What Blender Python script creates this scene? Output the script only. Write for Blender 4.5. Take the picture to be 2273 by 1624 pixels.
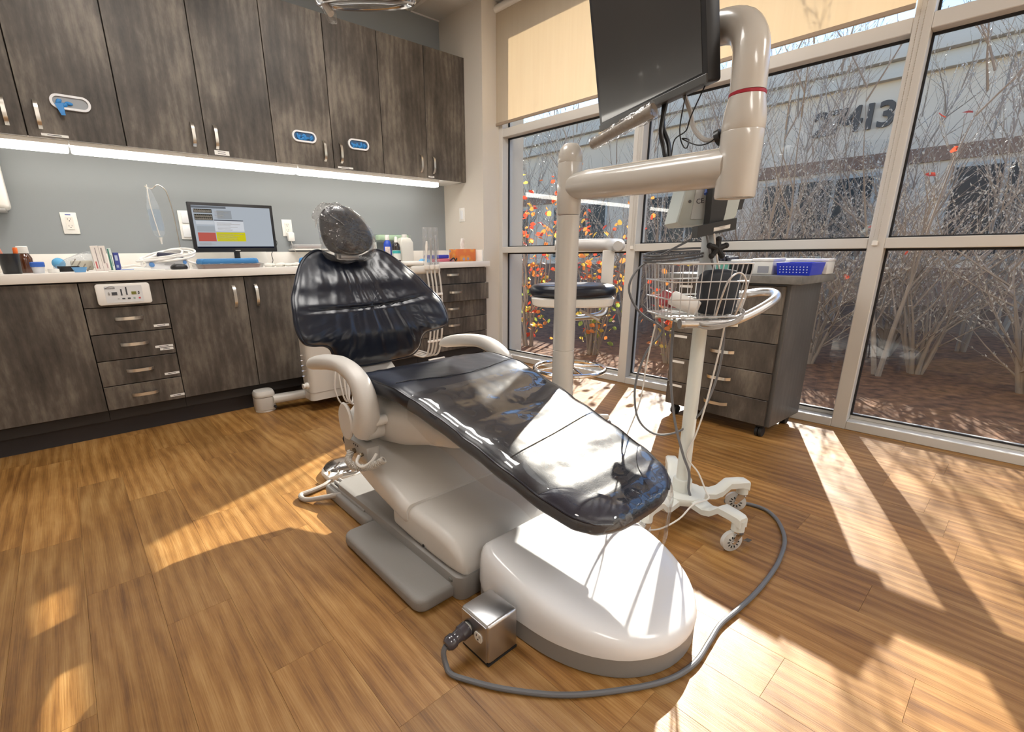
import bpy, bmesh, math, random
from mathutils import Vector, Matrix, noise
random.seed(7)
R = math.radians
S = bpy.context.scene
COL = S.collection
for o_ in list(bpy.data.objects):
    bpy.data.objects.remove(o_)

# ------------------------------------------------------------------ camera
cam_d = bpy.data.cameras.new('camera')
cam = bpy.data.objects.new('camera', cam_d)
COL.objects.link(cam)
cam_d.sensor_fit = 'HORIZONTAL'
cam_d.sensor_width = 36.0
cam_d.lens = 1049.35 / 2273 * 36.0
cam_d.shift_x = (2273 / 2 - 1068.6) / 2273
cam_d.shift_y = (866.15 - 1624 / 2) / 2273
cam_d.clip_start = 0.02
cam_d.clip_end = 300
yaw, pit, rol = R(40.6888), R(16.2474), R(-0.7704)
fw = Vector((math.sin(yaw) * math.cos(pit), math.cos(yaw) * math.cos(pit), -math.sin(pit)))
rt = Vector((math.cos(yaw), -math.sin(yaw), 0))
up = rt.cross(fw)
rt2 = rt * math.cos(rol) + up * math.sin(rol)
up2 = up * math.cos(rol) - rt * math.sin(rol)
m = Matrix((rt2, up2, -fw)).transposed().to_4x4()
m.translation = Vector((0, 0, 0.9871))
cam.matrix_world = m
S.camera = cam

# ------------------------------------------------------------------ light and exposure
S.view_settings.view_transform = 'Standard'
S.view_settings.look = 'None'
S.view_settings.gamma = 1.0
S.view_settings.use_curve_mapping = False
S.view_settings.exposure = 0.85
SUN_DIR = Vector((1.61, 0.69, 0.982)).normalized()
W = bpy.data.worlds.new('world')
S.world = W
W.use_nodes = True
nt = W.node_tree
nt.nodes.clear()
wo = nt.nodes.new('ShaderNodeOutputWorld')
bg = nt.nodes.new('ShaderNodeBackground')
sky = nt.nodes.new('ShaderNodeTexSky')
sky.sky_type = 'NISHITA'
sky.sun_disc = False
sky.sun_elevation = math.asin(SUN_DIR.z)
sky.sun_rotation = math.atan2(SUN_DIR.x, SUN_DIR.y)
sky.altitude = 200
sky.air_density = 1.0
sky.dust_density = 0.0
sky.ozone_density = 3.0
bg.inputs['Strength'].default_value = 0.22
nt.links.new(sky.outputs[0], bg.inputs[0])
nt.links.new(bg.outputs[0], wo.inputs[0])
sl = bpy.data.lights.new('sun', 'SUN')
sl.energy = 9.0
sl.angle = R(0.53)
sl.color = (1.0, 0.93, 0.82)
so = bpy.data.objects.new('sun', sl)
COL.objects.link(so)
so.rotation_euler = SUN_DIR.to_track_quat('Z', 'Y').to_euler()
so.location = SUN_DIR * 30

# ------------------------------------------------------------------ geometry helper
class G:
    def __init__(s):
        s.v = []; s.f = []
    def add(s, vs, fs):
        n = len(s.v)
        s.v += [tuple(p) for p in vs]
        s.f += [tuple(i + n for i in q) for q in fs]
        return s
    def bm(s, b, M=None):
        b.verts.index_update()
        vs = [(M @ v.co) if M else v.co.copy() for v in b.verts]
        s.add(vs, [[v.index for v in f.verts] for f in b.faces])
        b.free()
        return s
    def box(s, x0, x1, y0, y1, z0, z1, bev=0.0, seg=2, M=None):
        if bev <= 0:
            vs = [Vector((x, y, z)) for z in (z0, z1) for y in (y0, y1) for x in (x0, x1)]
            if M: vs = [M @ p for p in vs]
            return s.add(vs, [(0, 2, 3, 1), (4, 5, 7, 6), (0, 1, 5, 4), (2, 6, 7, 3), (0, 4, 6, 2), (1, 3, 7, 5)])
        b = bmesh.new()
        bmesh.ops.create_cube(b, size=1)
        for v in b.verts:
            v.co = Vector(((x0 + x1) / 2 + v.co.x * (x1 - x0), (y0 + y1) / 2 + v.co.y * (y1 - y0), (z0 + z1) / 2 + v.co.z * (z1 - z0)))
        bmesh.ops.bevel(b, geom=b.edges[:], offset=bev, segments=seg, affect='EDGES', profile=0.5)
        return s.bm(b, M)
    def prism(s, poly, z0, z1, M=None, bev=0.0, seg=2):
        """poly in xy, extruded in z"""
        b = bmesh.new()
        lo = [b.verts.new((p[0], p[1], z0)) for p in poly]
        hi = [b.verts.new((p[0], p[1], z1)) for p in poly]
        n = len(poly)
        b.faces.new(lo[::-1]); b.faces.new(hi)
        for i in range(n):
            b.faces.new((lo[i], lo[(i + 1) % n], hi[(i + 1) % n], hi[i]))
        bmesh.ops.recalc_face_normals(b, faces=b.faces[:])
        if bev > 0:
            ed = [e for e in b.edges if abs(e.verts[0].co.z - e.verts[1].co.z) < 1e-7]
            bmesh.ops.bevel(b, geom=ed, offset=bev, segments=seg, affect='EDGES', profile=0.5)
        return s.bm(b, M)
    def tube(s, pts, r, n=10, closed=False, cap=True, sub=0, M=None):
        P = [Vector(p) for p in pts]
        rr = list(r) if hasattr(r, '__len__') else [r] * len(P)
        if sub:
            P, rr = smooth_path(P, rr, sub, closed)
        k = len(P)
        T = []
        for i in range(k):
            a = P[(i - 1) % k] if (closed or i > 0) else P[i]
            b = P[(i + 1) % k] if (closed or i < k - 1) else P[i]
            t = (b - a)
            T.append(t.normalized() if t.length > 1e-9 else Vector((0, 0, 1)))
        u = T[0].orthogonal().normalized()
        vs = []
        for i in range(k):
            if i:
                u = (u - T[i] * u.dot(T[i]))
                u = u.normalized() if u.length > 1e-6 else T[i].orthogonal().normalized()
            w = T[i].cross(u)
            for j in range(n):
                a = 2 * math.pi * j / n
                vs.append(P[i] + (u * math.cos(a) + w * math.sin(a)) * rr[i])
        fs = []
        for i in range(k if closed else k - 1):
            i2 = (i + 1) % k
            for j in range(n):
                j2 = (j + 1) % n
                fs.append((i * n + j, i * n + j2, i2 * n + j2, i2 * n + j))
        if cap and not closed:
            fs.append(tuple(range(n - 1, -1, -1)))
            fs.append(tuple((k - 1) * n + j for j in range(n)))
        if M: vs = [M @ p for p in vs]
        return s.add(vs, fs)
    def lathe(s, prof, n=24, M=None):
        vs = []; fs = []
        k = len(prof)
        for (r, z) in prof:
            for j in range(n):
                a = 2 * math.pi * j / n
                vs.append(Vector((r * math.cos(a), r * math.sin(a), z)))
        for i in range(k - 1):
            for j in range(n):
                j2 = (j + 1) % n
                fs.append((i * n + j, i * n + j2, (i + 1) * n + j2, (i + 1) * n + j))
        if prof[0][0] > 1e-6: fs.append(tuple(range(n - 1, -1, -1)))
        if prof[-1][0] > 1e-6: fs.append(tuple((k - 1) * n + j for j in range(n)))
        if M: vs = [M @ p for p in vs]
        return s.add(vs, fs)
    def loft(s, rings, cap=True, M=None):
        n = len(rings[0]); vs = [Vector(p) for q in rings for p in q]; fs = []
        for i in range(len(rings) - 1):
            for j in range(n):
                j2 = (j + 1) % n
                fs.append((i * n + j, i * n + j2, (i + 1) * n + j2, (i + 1) * n + j))
        if cap:
            fs.append(tuple(range(n - 1, -1, -1)))
            fs.append(tuple((len(rings) - 1) * n + j for j in range(n)))
        if M: vs = [M @ p for p in vs]
        return s.add(vs, fs)
    def grid(s, fn, nu, nv):
        vs = [Vector(fn(i / nu, j / nv)) for i in range(nu + 1) for j in range(nv + 1)]
        w = nv + 1
        return s.add(vs, [(i * w + j, (i + 1) * w + j, (i + 1) * w + j + 1, i * w + j + 1) for i in range(nu) for j in range(nv)])
    def ball(s, c, r, n=16, m=10, M=None):
        rx, ry, rz = r if hasattr(r, '__len__') else (r, r, r)
        pr = []
        for i in range(m + 1):
            a = -math.pi / 2 + math.pi * i / m
            pr.append((max(math.cos(a), 1e-5), math.sin(a)))
        MM = Matrix.Translation(Vector(c)) @ Matrix.Diagonal((rx, ry, rz, 1))
        if M: MM = M @ MM
        return s.lathe(pr, n, MM)

def smooth_path(P, rr, sub, closed=False):
    k = len(P); out = []; ro = []
    for i in range(k if closed else k - 1):
        g = lambda j: P[j % k] if closed else P[min(max(j, 0), k - 1)]
        p0, p1, p2, p3 = g(i - 1), g(i), g(i + 1), g(i + 2)
        for q in range(sub):
            t = q / sub
            out.append(0.5 * ((2 * p1) + (p2 - p0) * t + (2 * p0 - 5 * p1 + 4 * p2 - p3) * t * t + (3 * p1 - p0 - 3 * p2 + p3) * t ** 3))
            ro.append(rr[i] * (1 - t) + rr[(i + 1) % k] * t)
    if not closed:
        out.append(P[-1]); ro.append(rr[-1])
    return out, ro

def rrect(x0, x1, y0, y1, r, n=5):
    out = []
    for cx, cy, a0 in ((x1 - r, y1 - r, 0), (x0 + r, y1 - r, 90), (x0 + r, y0 + r, 180), (x1 - r, y0 + r, 270)):
        for i in range(n + 1):
            a = R(a0 + 90 * i / n)
            out.append((cx + r * math.cos(a), cy + r * math.sin(a)))
    return out

def sup_ring(hx, hz, n=32, e=3.0, cx=0, cz=0):
    out = []
    for j in range(n):
        a = 2 * math.pi * j / n
        c, s_ = math.cos(a), math.sin(a)
        out.append((cx + hx * math.copysign(abs(c) ** (2 / e), c), cz + hz * math.copysign(abs(s_) ** (2 / e), s_)))
    return out

AX = {'z': Matrix.Identity(4),
      'x': Matrix(((0, 0, 1, 0), (1, 0, 0, 0), (0, 1, 0, 0), (0, 0, 0, 1))),   # local xy -> world yz, extrude along x
      'y': Matrix(((1, 0, 0, 0), (0, 0, 1, 0), (0, 1, 0, 0), (0, 0, 0, 1)))}   # local xy -> world xz, extrude along y
def T(x, y, z): return Matrix.Translation(Vector((x, y, z)))
def RZ(a): return Matrix.Rotation(a, 4, 'Z')
def RX(a): return Matrix.Rotation(a, 4, 'X')
def RY(a): return Matrix.Rotation(a, 4, 'Y')
def align(p, d): return Matrix.Translation(Vector(p)) @ Vector(d).normalized().to_track_quat('Z', 'Y').to_matrix().to_4x4()

ORG = {}
def mesh_of(name, g, mat, smooth):
    me = bpy.data.meshes.new(name)
    me.from_pydata([tuple(v) for v in g.v], [], g.f)
    me.materials.append(mat)
    b = bmesh.new(); b.from_mesh(me)
    bmesh.ops.recalc_face_normals(b, faces=b.faces[:])
    b.to_mesh(me); b.free()
    if smooth:
        me.polygons.foreach_set('use_smooth', [True] * len(me.polygons))
        me.set_sharp_from_angle(angle=R(smooth))
    me.update()
    return me
def ob(name, g, mat, parent=None, label=None, smooth=35, kind=None, cat=None, group=None, center=None):
    if parent is None:
        xs = [p[0] for p in g.v]; ys = [p[1] for p in g.v]; zs = [p[2] for p in g.v]
        org = Vector(center) if center else Vector(((min(xs) + max(xs)) / 2, (min(ys) + max(ys)) / 2, min(zs)))
    else:
        org = ORG[parent]
    g.v = [(p[0] - org.x, p[1] - org.y, p[2] - org.z) for p in g.v]
    o = bpy.data.objects.new(name, mesh_of(name, g, mat, smooth))
    COL.objects.link(o)
    if parent is None:
        o.location = org
    else:
        o.parent = parent
    ORG[o] = org
    tag(o, label, cat, group, kind)
    return o
def tag(o, label=None, cat=None, group=None, kind=None):
    if label: o['label'] = label
    if cat: o['category'] = cat
    if group: o['group'] = group
    if kind: o['kind'] = kind
    return o
def thing(name, label, cat, loc=(0, 0, 0), rz=0.0, group=None, local=False, kind=None):
    o = bpy.data.objects.new(name, None)
    o.empty_display_size = 0.05
    COL.objects.link(o)
    o.location = loc
    o.rotation_euler = (0, 0, rz)
    ORG[o] = Vector((0, 0, 0)) if (local or rz) else Vector(loc)
    return tag(o, label, cat, group, kind)
def share(name, me, parent, loc, rot=(0, 0, 0), scale=(1, 1, 1)):
    o = bpy.data.objects.new(name, me)
    COL.objects.link(o)
    o.parent = parent
    o.location = loc; o.rotation_euler = rot; o.scale = scale
    return o
def dup(o, loc, rz=0.0, label=None, scale=None, parent=None):
    c = o.copy(); COL.objects.link(c)
    if parent is None:
        c.location = loc; c.rotation_euler = (0, 0, rz)
        if scale: c.scale = scale
        if label: c['label'] = label
    else:
        c.parent = parent
    for ch in [q for q in bpy.data.objects if q.parent == o]:
        dup(ch, None, parent=c)
    return c

# ------------------------------------------------------------------ materials
MATS = {}
def nmat(name):
    mt = bpy.data.materials.new(name)
    mt.use_nodes = True
    n = mt.node_tree
    return mt, n, n.nodes['Principled BSDF'], n.nodes['Material Output']
def P(name, col, rough=0.5, metal=0.0, spec=0.5, bump=0.0, bscale=200.0, emit=0, coat=0, var=0.0, vscale=8.0, trans=0, sheen=0):
    if name in MATS: return MATS[name]
    mt, n, p, out = nmat(name)
    p.inputs['Base Color'].default_value = (*col, 1)
    p.inputs['Roughness'].default_value = rough
    p.inputs['Metallic'].default_value = metal
    p.inputs['Specular IOR Level'].default_value = spec
    if coat:
        p.inputs['Coat Weight'].default_value = coat; p.inputs['Coat Roughness'].default_value = 0.05
    if trans: p.inputs['Transmission Weight'].default_value = trans
    if emit:
        p.inputs['Emission Color'].default_value = (*col, 1); p.inputs['Emission Strength'].default_value = emit
    tc = n.nodes.new('ShaderNodeTexCoord')
    if bump:
        t = n.nodes.new('ShaderNodeTexNoise'); t.inputs['Scale'].default_value = bscale; t.inputs['Detail'].default_value = 4
        b = n.nodes.new('ShaderNodeBump'); b.inputs['Strength'].default_value = bump; b.inputs['Distance'].default_value = 0.002
        n.links.new(tc.outputs['Object'], t.inputs['Vector'])
        n.links.new(t.outputs['Fac'], b.inputs['Height']); n.links.new(b.outputs['Normal'], p.inputs['Normal'])
    if var:
        t = n.nodes.new('ShaderNodeTexNoise'); t.inputs['Scale'].default_value = vscale; t.inputs['Detail'].default_value = 6
        rp = n.nodes.new('ShaderNodeValToRGB')
        rp.color_ramp.elements[0].position = 0.3; rp.color_ramp.elements[1].position = 0.7
        rp.color_ramp.elements[0].color = (*[c * (1 - var) for c in col], 1)
        rp.color_ramp.elements[1].color = (*[min(1, c * (1 + var)) for c in col], 1)
        n.links.new(tc.outputs['Object'], t.inputs['Vector'])
        n.links.new(t.outputs['Fac'], rp.inputs[0]); n.links.new(rp.outputs[0], p.inputs['Base Color'])
    MATS[name] = mt
    return mt

def wood_mat(name, c0, c1, c2, rough, axis='Z', grain=55.0, stretch=0.06, blotch=2.2, bump=0.25, var=0.25, fig=1.0, spec=0.5, gw=0.5, bw=0.75):
    mt, n, p, out = nmat(name)
    N = n.nodes.new; L = n.links.new
    tc = N('ShaderNodeTexCoord'); oi = N('ShaderNodeObjectInfo')
    mp = N('ShaderNodeMapping')
    sc = {'X': (stretch, 1, 1), 'Y': (1, stretch, 1), 'Z': (1, 1, stretch)}[axis]
    mp.inputs['Scale'].default_value = sc
    cb = N('ShaderNodeVectorMath'); cb.operation = 'SCALE'
    cb2 = N('ShaderNodeCombineXYZ')
    ml = N('ShaderNodeMath'); ml.operation = 'MULTIPLY'; ml.inputs[1].default_value = 37.0
    L(oi.outputs['Random'], ml.inputs[0])
    for q in range(3): L(ml.outputs[0], cb2.inputs[q])
    ad = N('ShaderNodeVectorMath'); ad.operation = 'ADD'
    L(tc.outputs['Object'], ad.inputs[0]); L(cb2.outputs[0], ad.inputs[1])
    L(ad.outputs[0], mp.inputs['Vector'])
    # fine grain streaks
    g1 = N('ShaderNodeTexNoise'); g1.inputs['Scale'].default_value = grain; g1.inputs['Detail'].default_value = 6; g1.inputs['Roughness'].default_value = 0.65
    L(mp.outputs[0], g1.inputs['Vector'])
    # cathedral figure: distorted bands
    w = N('ShaderNodeTexWave'); w.wave_type = 'BANDS'; w.bands_direction = 'X'
    w.inputs['Scale'].default_value = 7.0; w.inputs['Distortion'].default_value = 9.0; w.inputs['Detail'].default_value = 3; w.inputs['Detail Scale'].default_value = 0.9
    mp2 = N('ShaderNodeMapping'); sc2 = {'X': (.25, 1, 1), 'Y': (1, .25, 1), 'Z': (1, 1, .25)}[axis]
    mp2.inputs['Scale'].default_value = sc2
    L(ad.outputs[0], mp2.inputs['Vector']); L(mp2.outputs[0], w.inputs['Vector'])
    # blotches
    b1 = N('ShaderNodeTexNoise'); b1.inputs['Scale'].default_value = blotch; b1.inputs['Detail'].default_value = 5; b1.inputs['Roughness'].default_value = 0.6
    mp3 = N('ShaderNodeMapping'); sc3 = {'X': (.45, 1, 1), 'Y': (1, .45, 1), 'Z': (1, 1, .45)}[axis]
    mp3.inputs['Scale'].default_value = sc3
    L(ad.outputs[0], mp3.inputs['Vector']); L(mp3.outputs[0], b1.inputs['Vector'])
    m1 = N('ShaderNodeMath'); m1.operation = 'MULTIPLY_ADD'; m1.inputs[1].default_value = 0.22 * fig
    L(w.outputs['Fac'], m1.inputs[0]); 
    m2 = N('ShaderNodeMath'); m2.operation = 'MULTIPLY_ADD'; m2.inputs[1].default_value = bw
    L(b1.outputs['Fac'], m2.inputs[0]); m2.inputs[2].default_value = .48 - .5 * bw - .5 * gw - .11 * fig
    L(m2.outputs[0], m1.inputs[2])
    m3 = N('ShaderNodeMath'); m3.operation = 'MULTIPLY_ADD'; m3.inputs[1].default_value = gw
    L(g1.outputs['Fac'], m3.inputs[0]); L(m1.outputs[0], m3.inputs[2])
    rp = N('ShaderNodeValToRGB'); e = rp.color_ramp.elements
    e[0].position = 0.18; e[0].color = (*c0, 1)
    e[1].position = 0.78; e[1].color = (*c2, 1)
    k = rp.color_ramp.elements.new(0.48); k.color = (*c1, 1)
    L(m3.outputs[0], rp.inputs[0])
    hs = N('ShaderNodeHueSaturation')
    mr = N('ShaderNodeMapRange'); mr.inputs['To Min'].default_value = 1 - var; mr.inputs['To Max'].default_value = 1 + var
    L(oi.outputs['Random'], mr.inputs['Value']); L(mr.outputs[0], hs.inputs['Value'])
    L(rp.outputs[0], hs.inputs['Color']); L(hs.outputs[0], p.inputs['Base Color'])
    bp = N('ShaderNodeBump'); bp.inputs['Strength'].default_value = bump; bp.inputs['Distance'].default_value = 0.0015
    L(g1.outputs['Fac'], bp.inputs['Height']); L(bp.outputs[0], p.inputs['Normal'])
    p.inputs['Roughness'].default_value = rough
    p.inputs['Specular IOR Level'].default_value = spec
    return mt

def film(name, tint, fres=1.45, rough=0.02, wr=0.0, wscale=6.0, mixd=0.0, tcol=None, dist=0.01):
    """thin clear sheet: straight-through light plus mirror reflection by Fresnel, with optional wrinkles and milkiness"""
    mt = bpy.data.materials.new(name); mt.use_nodes = True
    n = mt.node_tree; n.nodes.clear(); N = n.nodes.new; L = n.links.new
    out = N('ShaderNodeOutputMaterial'); tr = N('ShaderNodeBsdfTransparent'); gl = N('ShaderNodeBsdfGlossy'); fr = N('ShaderNodeFresnel'); mx = N('ShaderNodeMixShader')
    tr.inputs['Color'].default_value = (*tint, 1); gl.inputs['Roughness'].default_value = rough; fr.inputs['IOR'].default_value = fres
    # same Fresnel from both sides of the sheet
    ge = N('ShaderNodeNewGeometry'); io = N('ShaderNodeMapRange')
    io.inputs['To Min'].default_value = fres; io.inputs['To Max'].default_value = 1 / fres
    L(ge.outputs['Backfacing'], io.inputs['Value']); L(io.outputs[0], fr.inputs['IOR'])
    L(fr.outputs[0], mx.inputs[0]); L(gl.outputs[0], mx.inputs[2])
    src = tr.outputs[0]
    if mixd:
        df = N('ShaderNodeBsdfTranslucent'); d2 = N('ShaderNodeBsdfDiffuse'); ads = N('ShaderNodeMixShader'); m2 = N('ShaderNodeMixShader')
        c = tcol or (0.9, 0.9, 0.9)
        df.inputs['Color'].default_value = (*c, 1); d2.inputs['Color'].default_value = (*c, 1)
        ads.inputs[0].default_value = 0.5; L(df.outputs[0], ads.inputs[1]); L(d2.outputs[0], ads.inputs[2])
        m2.inputs[0].default_value = mixd; L(tr.outputs[0], m2.inputs[1]); L(ads.outputs[0], m2.inputs[2]); src = m2.outputs[0]
    L(src, mx.inputs[1])
    if wr:
        tc = N('ShaderNodeTexCoord'); t = N('ShaderNodeTexNoise'); t.inputs['Scale'].default_value = wscale; t.inputs['Detail'].default_value = 3
        b = N('ShaderNodeBump'); b.inputs['Strength'].default_value = wr; b.inputs['Distance'].default_value = dist
        L(tc.outputs['Object'], t.inputs['Vector']); L(t.outputs['Fac'], b.inputs['Height']); L(b.outputs[0], gl.inputs['Normal']); L(b.outputs[0], fr.inputs['Normal'])
    L(mx.outputs[0], out.inputs[0])
    MATS[name] = mt
    return mt

def emis(name, col, st):
    mt = bpy.data.materials.new(name); mt.use_nodes = True
    n = mt.node_tree; n.nodes.clear()
    out = n.nodes.new('ShaderNodeOutputMaterial'); e = n.nodes.new('ShaderNodeEmission')
    e.inputs[0].default_value = (*col, 1); e.inputs[1].default_value = st
    n.links.new(e.outputs[0], out.inputs[0]); return mt

M_floor = wood_mat('floor_plank', (0.125, 0.050, 0.011), (0.29, 0.140, 0.036), (0.44, 0.255, 0.090), 0.40, 'Y', grain=330, stretch=0.018, blotch=6.0, bump=0.5, var=0.16, fig=0.8, spec=0.42, gw=0.75)
M_cab = wood_mat('dark_oak_laminate', (0.032, 0.026, 0.021), (0.080, 0.066, 0.054), (0.185, 0.158, 0.128), 0.52, 'Z', grain=135, stretch=0.2, blotch=5.0, bump=0.12, var=0.05, fig=0.5, gw=0.32, bw=1.5)
M_cabh = wood_mat('dark_oak_laminate_side', (0.05, 0.047, 0.045), (0.085, 0.08, 0.078), (0.13, 0.125, 0.12), 0.38, 'Z', grain=110, stretch=0.05, blotch=3.6, bump=0.15, var=0.05, fig=0.3)
M_toe = P('toe_kick_black', (0.022, 0.019, 0.021), 0.6, bump=0.1)
M_gap = P('cabinet_carcass', (0.02, 0.016, 0.014), 0.7)
M_wallb = P('wall_paint_bluegrey', (0.25, 0.268, 0.278), 0.75, bump=0.15, bscale=400)
M_wallc = P('wall_paint_cream', (0.62, 0.57, 0.50), 0.75, bump=0.15, bscale=400)
M_wallw = P('wall_paint_white', (0.66, 0.64, 0.60), 0.8, bump=0.1, bscale=400)
M_ceil = P('ceiling_tile', (0.62, 0.60, 0.56), 0.9, bump=0.5, bscale=120)
M_tbar = P('ceiling_grid', (0.75, 0.73, 0.70), 0.5)
M_quartz = P('quartz_white', (0.80, 0.765, 0.715), 0.25, var=0.06, vscale=5)
M_white = P('white_plastic', (0.78, 0.76, 0.72), 0.35)
M_whiteg = P('white_gloss', (0.76, 0.77, 0.79), 0.22, coat=0.3)
M_beige = P('chair_cover_beige', (0.63, 0.605, 0.57), 0.38, bump=0.05, bscale=600)
M_grey = P('chair_base_grey', (0.255, 0.245, 0.235), 0.45, bump=0.25, bscale=700)
M_cream = P('arm_enamel', (0.60, 0.575, 0.53), 0.22, coat=0.4)
M_chrome = P('chrome', (0.75, 0.75, 0.76), 0.12, metal=1)
M_nickel = P('brushed_nickel', (0.66, 0.63, 0.58), 0.28, metal=1)
M_steel = P('stainless', (0.55, 0.55, 0.56), 0.3, metal=1, bump=0.05, bscale=300)
M_alu = P('window_frame_paint', (0.585, 0.565, 0.53), 0.38)
M_black = P('black_plastic', (0.012, 0.012, 0.014), 0.35)
M_blackm = P('black_matte', (0.01, 0.01, 0.011), 0.7)
M_rubber = P('grey_cable', (0.13, 0.135, 0.145), 0.45)
M_wcable = P('white_cable', (0.68, 0.66, 0.62), 0.4)
M_paper = P('paper_white', (0.80, 0.79, 0.76), 0.6)
M_ink = P('ink_dark', (0.03, 0.03, 0.04), 0.7)
M_blue = P('glove_blue', (0.02, 0.20, 0.52), 0.5, bump=0.6, bscale=60)
M_cloth = P('drape_blue', (0.05, 0.22, 0.50), 0.7, bump=0.5, bscale=40)
M_glass = film('window_glass', (0.95, 0.96, 0.96), 1.5, 0.0)
M_film = film('clear_film', (0.92, 0.92, 0.92), 1.65, 0.04, wr=1.0, wscale=14, mixd=0.10, dist=0.03)
M_toefilm = film('clear_toe_sheet', (0.93, 0.93, 0.93), 1.75, 0.015, wr=0.30, wscale=5, mixd=0.0, dist=0.03)

def vinyl(name, col):
    mt, n, p, out = nmat(name)
    N = n.nodes.new; L = n.links.new
    p.inputs['Base Color'].default_value = (*col, 1); p.inputs['Roughness'].default_value = 0.29
    tc = N('ShaderNodeTexCoord')
    t = N('ShaderNodeTexNoise'); t.inputs['Scale'].default_value = 420; t.inputs['Detail'].default_value = 2
    b = N('ShaderNodeBump'); b.inputs['Strength'].default_value = 0.22; b.inputs['Distance'].default_value = 0.001
    L(tc.outputs['Object'], t.inputs[0]); L(t.outputs['Fac'], b.inputs['Height'])
    t2 = N('ShaderNodeTexNoise'); t2.inputs['Scale'].default_value = 9; t2.inputs['Detail'].default_value = 2
    b2 = N('ShaderNodeBump'); b2.inputs['Strength'].default_value = 0.30; b2.inputs['Distance'].default_value = 0.012
    L(tc.outputs['Object'], t2.inputs[0]); L(t2.outputs['Fac'], b2.inputs['Height']); L(b.outputs[0], b2.inputs['Normal'])
    L(b2.outputs[0], p.inputs['Normal'])
    return mt
M_vinyl = vinyl('navy_vinyl', (0.006, 0.009, 0.019))
M_vinyl2 = vinyl('navy_vinyl_blue', (0.005, 0.009, 0.028))
# ================================================================== STRUCTURE
XL, XC, YB, YF, ZC = -1.25, 2.91, 3.89, -2.55, 2.917
def wx(Y): return 3.1917 - 0.0333 * (Y - 0.5)          # room face of the window wall
fl = thing('floor', None, None, (0, 0, 0), kind='structure')
ob('subfloor', G().box(XL - .1, 3.25, YF - .1, YB + .1, -.08, -.006), P('subfloor', (0.03, 0.018, 0.01), 0.8), fl, smooth=0)
PW, PL = 0.1647, 0.93
ENDS = {0: 1.40, 1: 1.044, 2: .715, 6: .229, 7: .003, 9: .148, 11: .40, 12: 0.0, 14: .115, -1: 1.705, -2: 1.196}
PMESH = {}
def plank_mesh(w, l):
    k = (round(w, 4), round(l, 4))
    if k not in PMESH:
        PMESH[k] = mesh_of('plank', G().box(-w / 2 + .0002, w / 2 - .0002, -l / 2 + .0002, l / 2 - .0002, -.006, 0, bev=.0003, seg=1), M_floor, 0)
    return PMESH[k]
for c in range(-8, 20):
    x0 = .037 + c * PW; x1 = x0 + PW
    x0 = max(x0, XL)
    ylim = YB if x0 < 2.9 else 3.32
    off = ENDS.get(c, random.uniform(0, PL))
    k = math.floor((YF - off) / PL)
    while off + k * PL < ylim:
        y0 = max(off + k * PL, YF); y1 = min(off + (k + 1) * PL, ylim)
        xe = min(x1, wx(y0) + .01)
        k += 1
        if y1 - y0 < .02 or xe - x0 < .02 or y0 > 3.36: continue
        share('plank', plank_mesh(xe - x0, y1 - y0), fl, ((x0 + xe) / 2, (y0 + y1) / 2, 0))

ob('wall_back', G().box(XL - .1, 3.35, YB, YB + .15, 0, 3.0), M_wallb, kind='structure', smooth=0)
ob('wall_pier', G().box(XC, 3.40, 3.325, YB + .01, 0, 3.0), M_wallc, kind='structure', smooth=0)
ob('wall_left', G().box(XL - .15, XL, YF - .1, YB + .1, 0, 3.0), M_wallw, kind='structure', smooth=0)
ob('wall_front', G().box(XL - .1, 3.5, YF - .15, YF, 0, 3.0), M_wallw, kind='structure', smooth=0)
ob('baseboard_pier', G().box(XC, 3.10, 3.313, 3.325, 0, .10, bev=.003), P('baseboard_taupe', (0.16, 0.135, 0.125), 0.5), kind='structure')
# ceiling with lay-in tiles
ce = thing('ceiling', None, None, (0, 0, ZC), kind='structure')
ob('ceiling_deck', G().box(XL - .1, 3.6, YF - .1, YB + .1, ZC + .03, ZC + .1), M_ceil, ce, smooth=0)
TX, TY = .61, 1.22
tm = {}
FILL_LAMPS = []
xs0 = XC - 8 * TX
bar = G()
for i in range(9):
    for j in range(7):
        x0 = XC - (i + 1) * TX + .305; x1 = x0 + TX
        y1 = YB - j * TY + .0; y0 = y1 - TY
        a0, a1 = max(x0, XL), min(x1, 3.2); b0, b1 = max(y0, YF), min(y1, YB)
        if a1 - a0 < .05 or b1 - b0 < .05: continue
        if (i, j) in ((2, 1), (4, 1), (1, 4), (5, 4)):  # grid cells given over to added fill panels
            FILL_LAMPS.append(((x0 + x1) / 2, (y0 + y1) / 2)); continue
        kk = (round(a1 - a0, 3), round(b1 - b0, 3))
        if kk not in tm:
            tm[kk] = mesh_of('ceiling_tile', G().box(-kk[0] / 2 + .012, kk[0] / 2 - .012, -kk[1] / 2 + .012, kk[1] / 2 - .012, 0, .02, bev=.004, seg=1), M_ceil, 0)
        share('ceiling_tile', tm[kk], ce, ((a0 + a1) / 2, (b0 + b1) / 2, .004))
for i in range(9):
    x = XC - (i + 1) * TX + .305
    if x > XL: bar.box(x - .012, x + .012, YF, YB, ZC - .002, ZC + .03)
for j in range(7):
    y = YB - j * TY
    if y > YF: bar.box(XL, 3.2, y - .012, y + .012, ZC - .002, ZC + .03)
ob('ceiling_grid', bar, M_tbar, ce, smooth=0)
M_fill = emis('fill_diffuser', (1.0, 0.96, 0.91), 9.0)
M_fill2 = emis('fill_diffuser_rear', (1.0, 0.96, 0.91), 9.0)
FILL_LAMPS.sort(key=lambda p: (-p[1], -p[0]))
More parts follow.
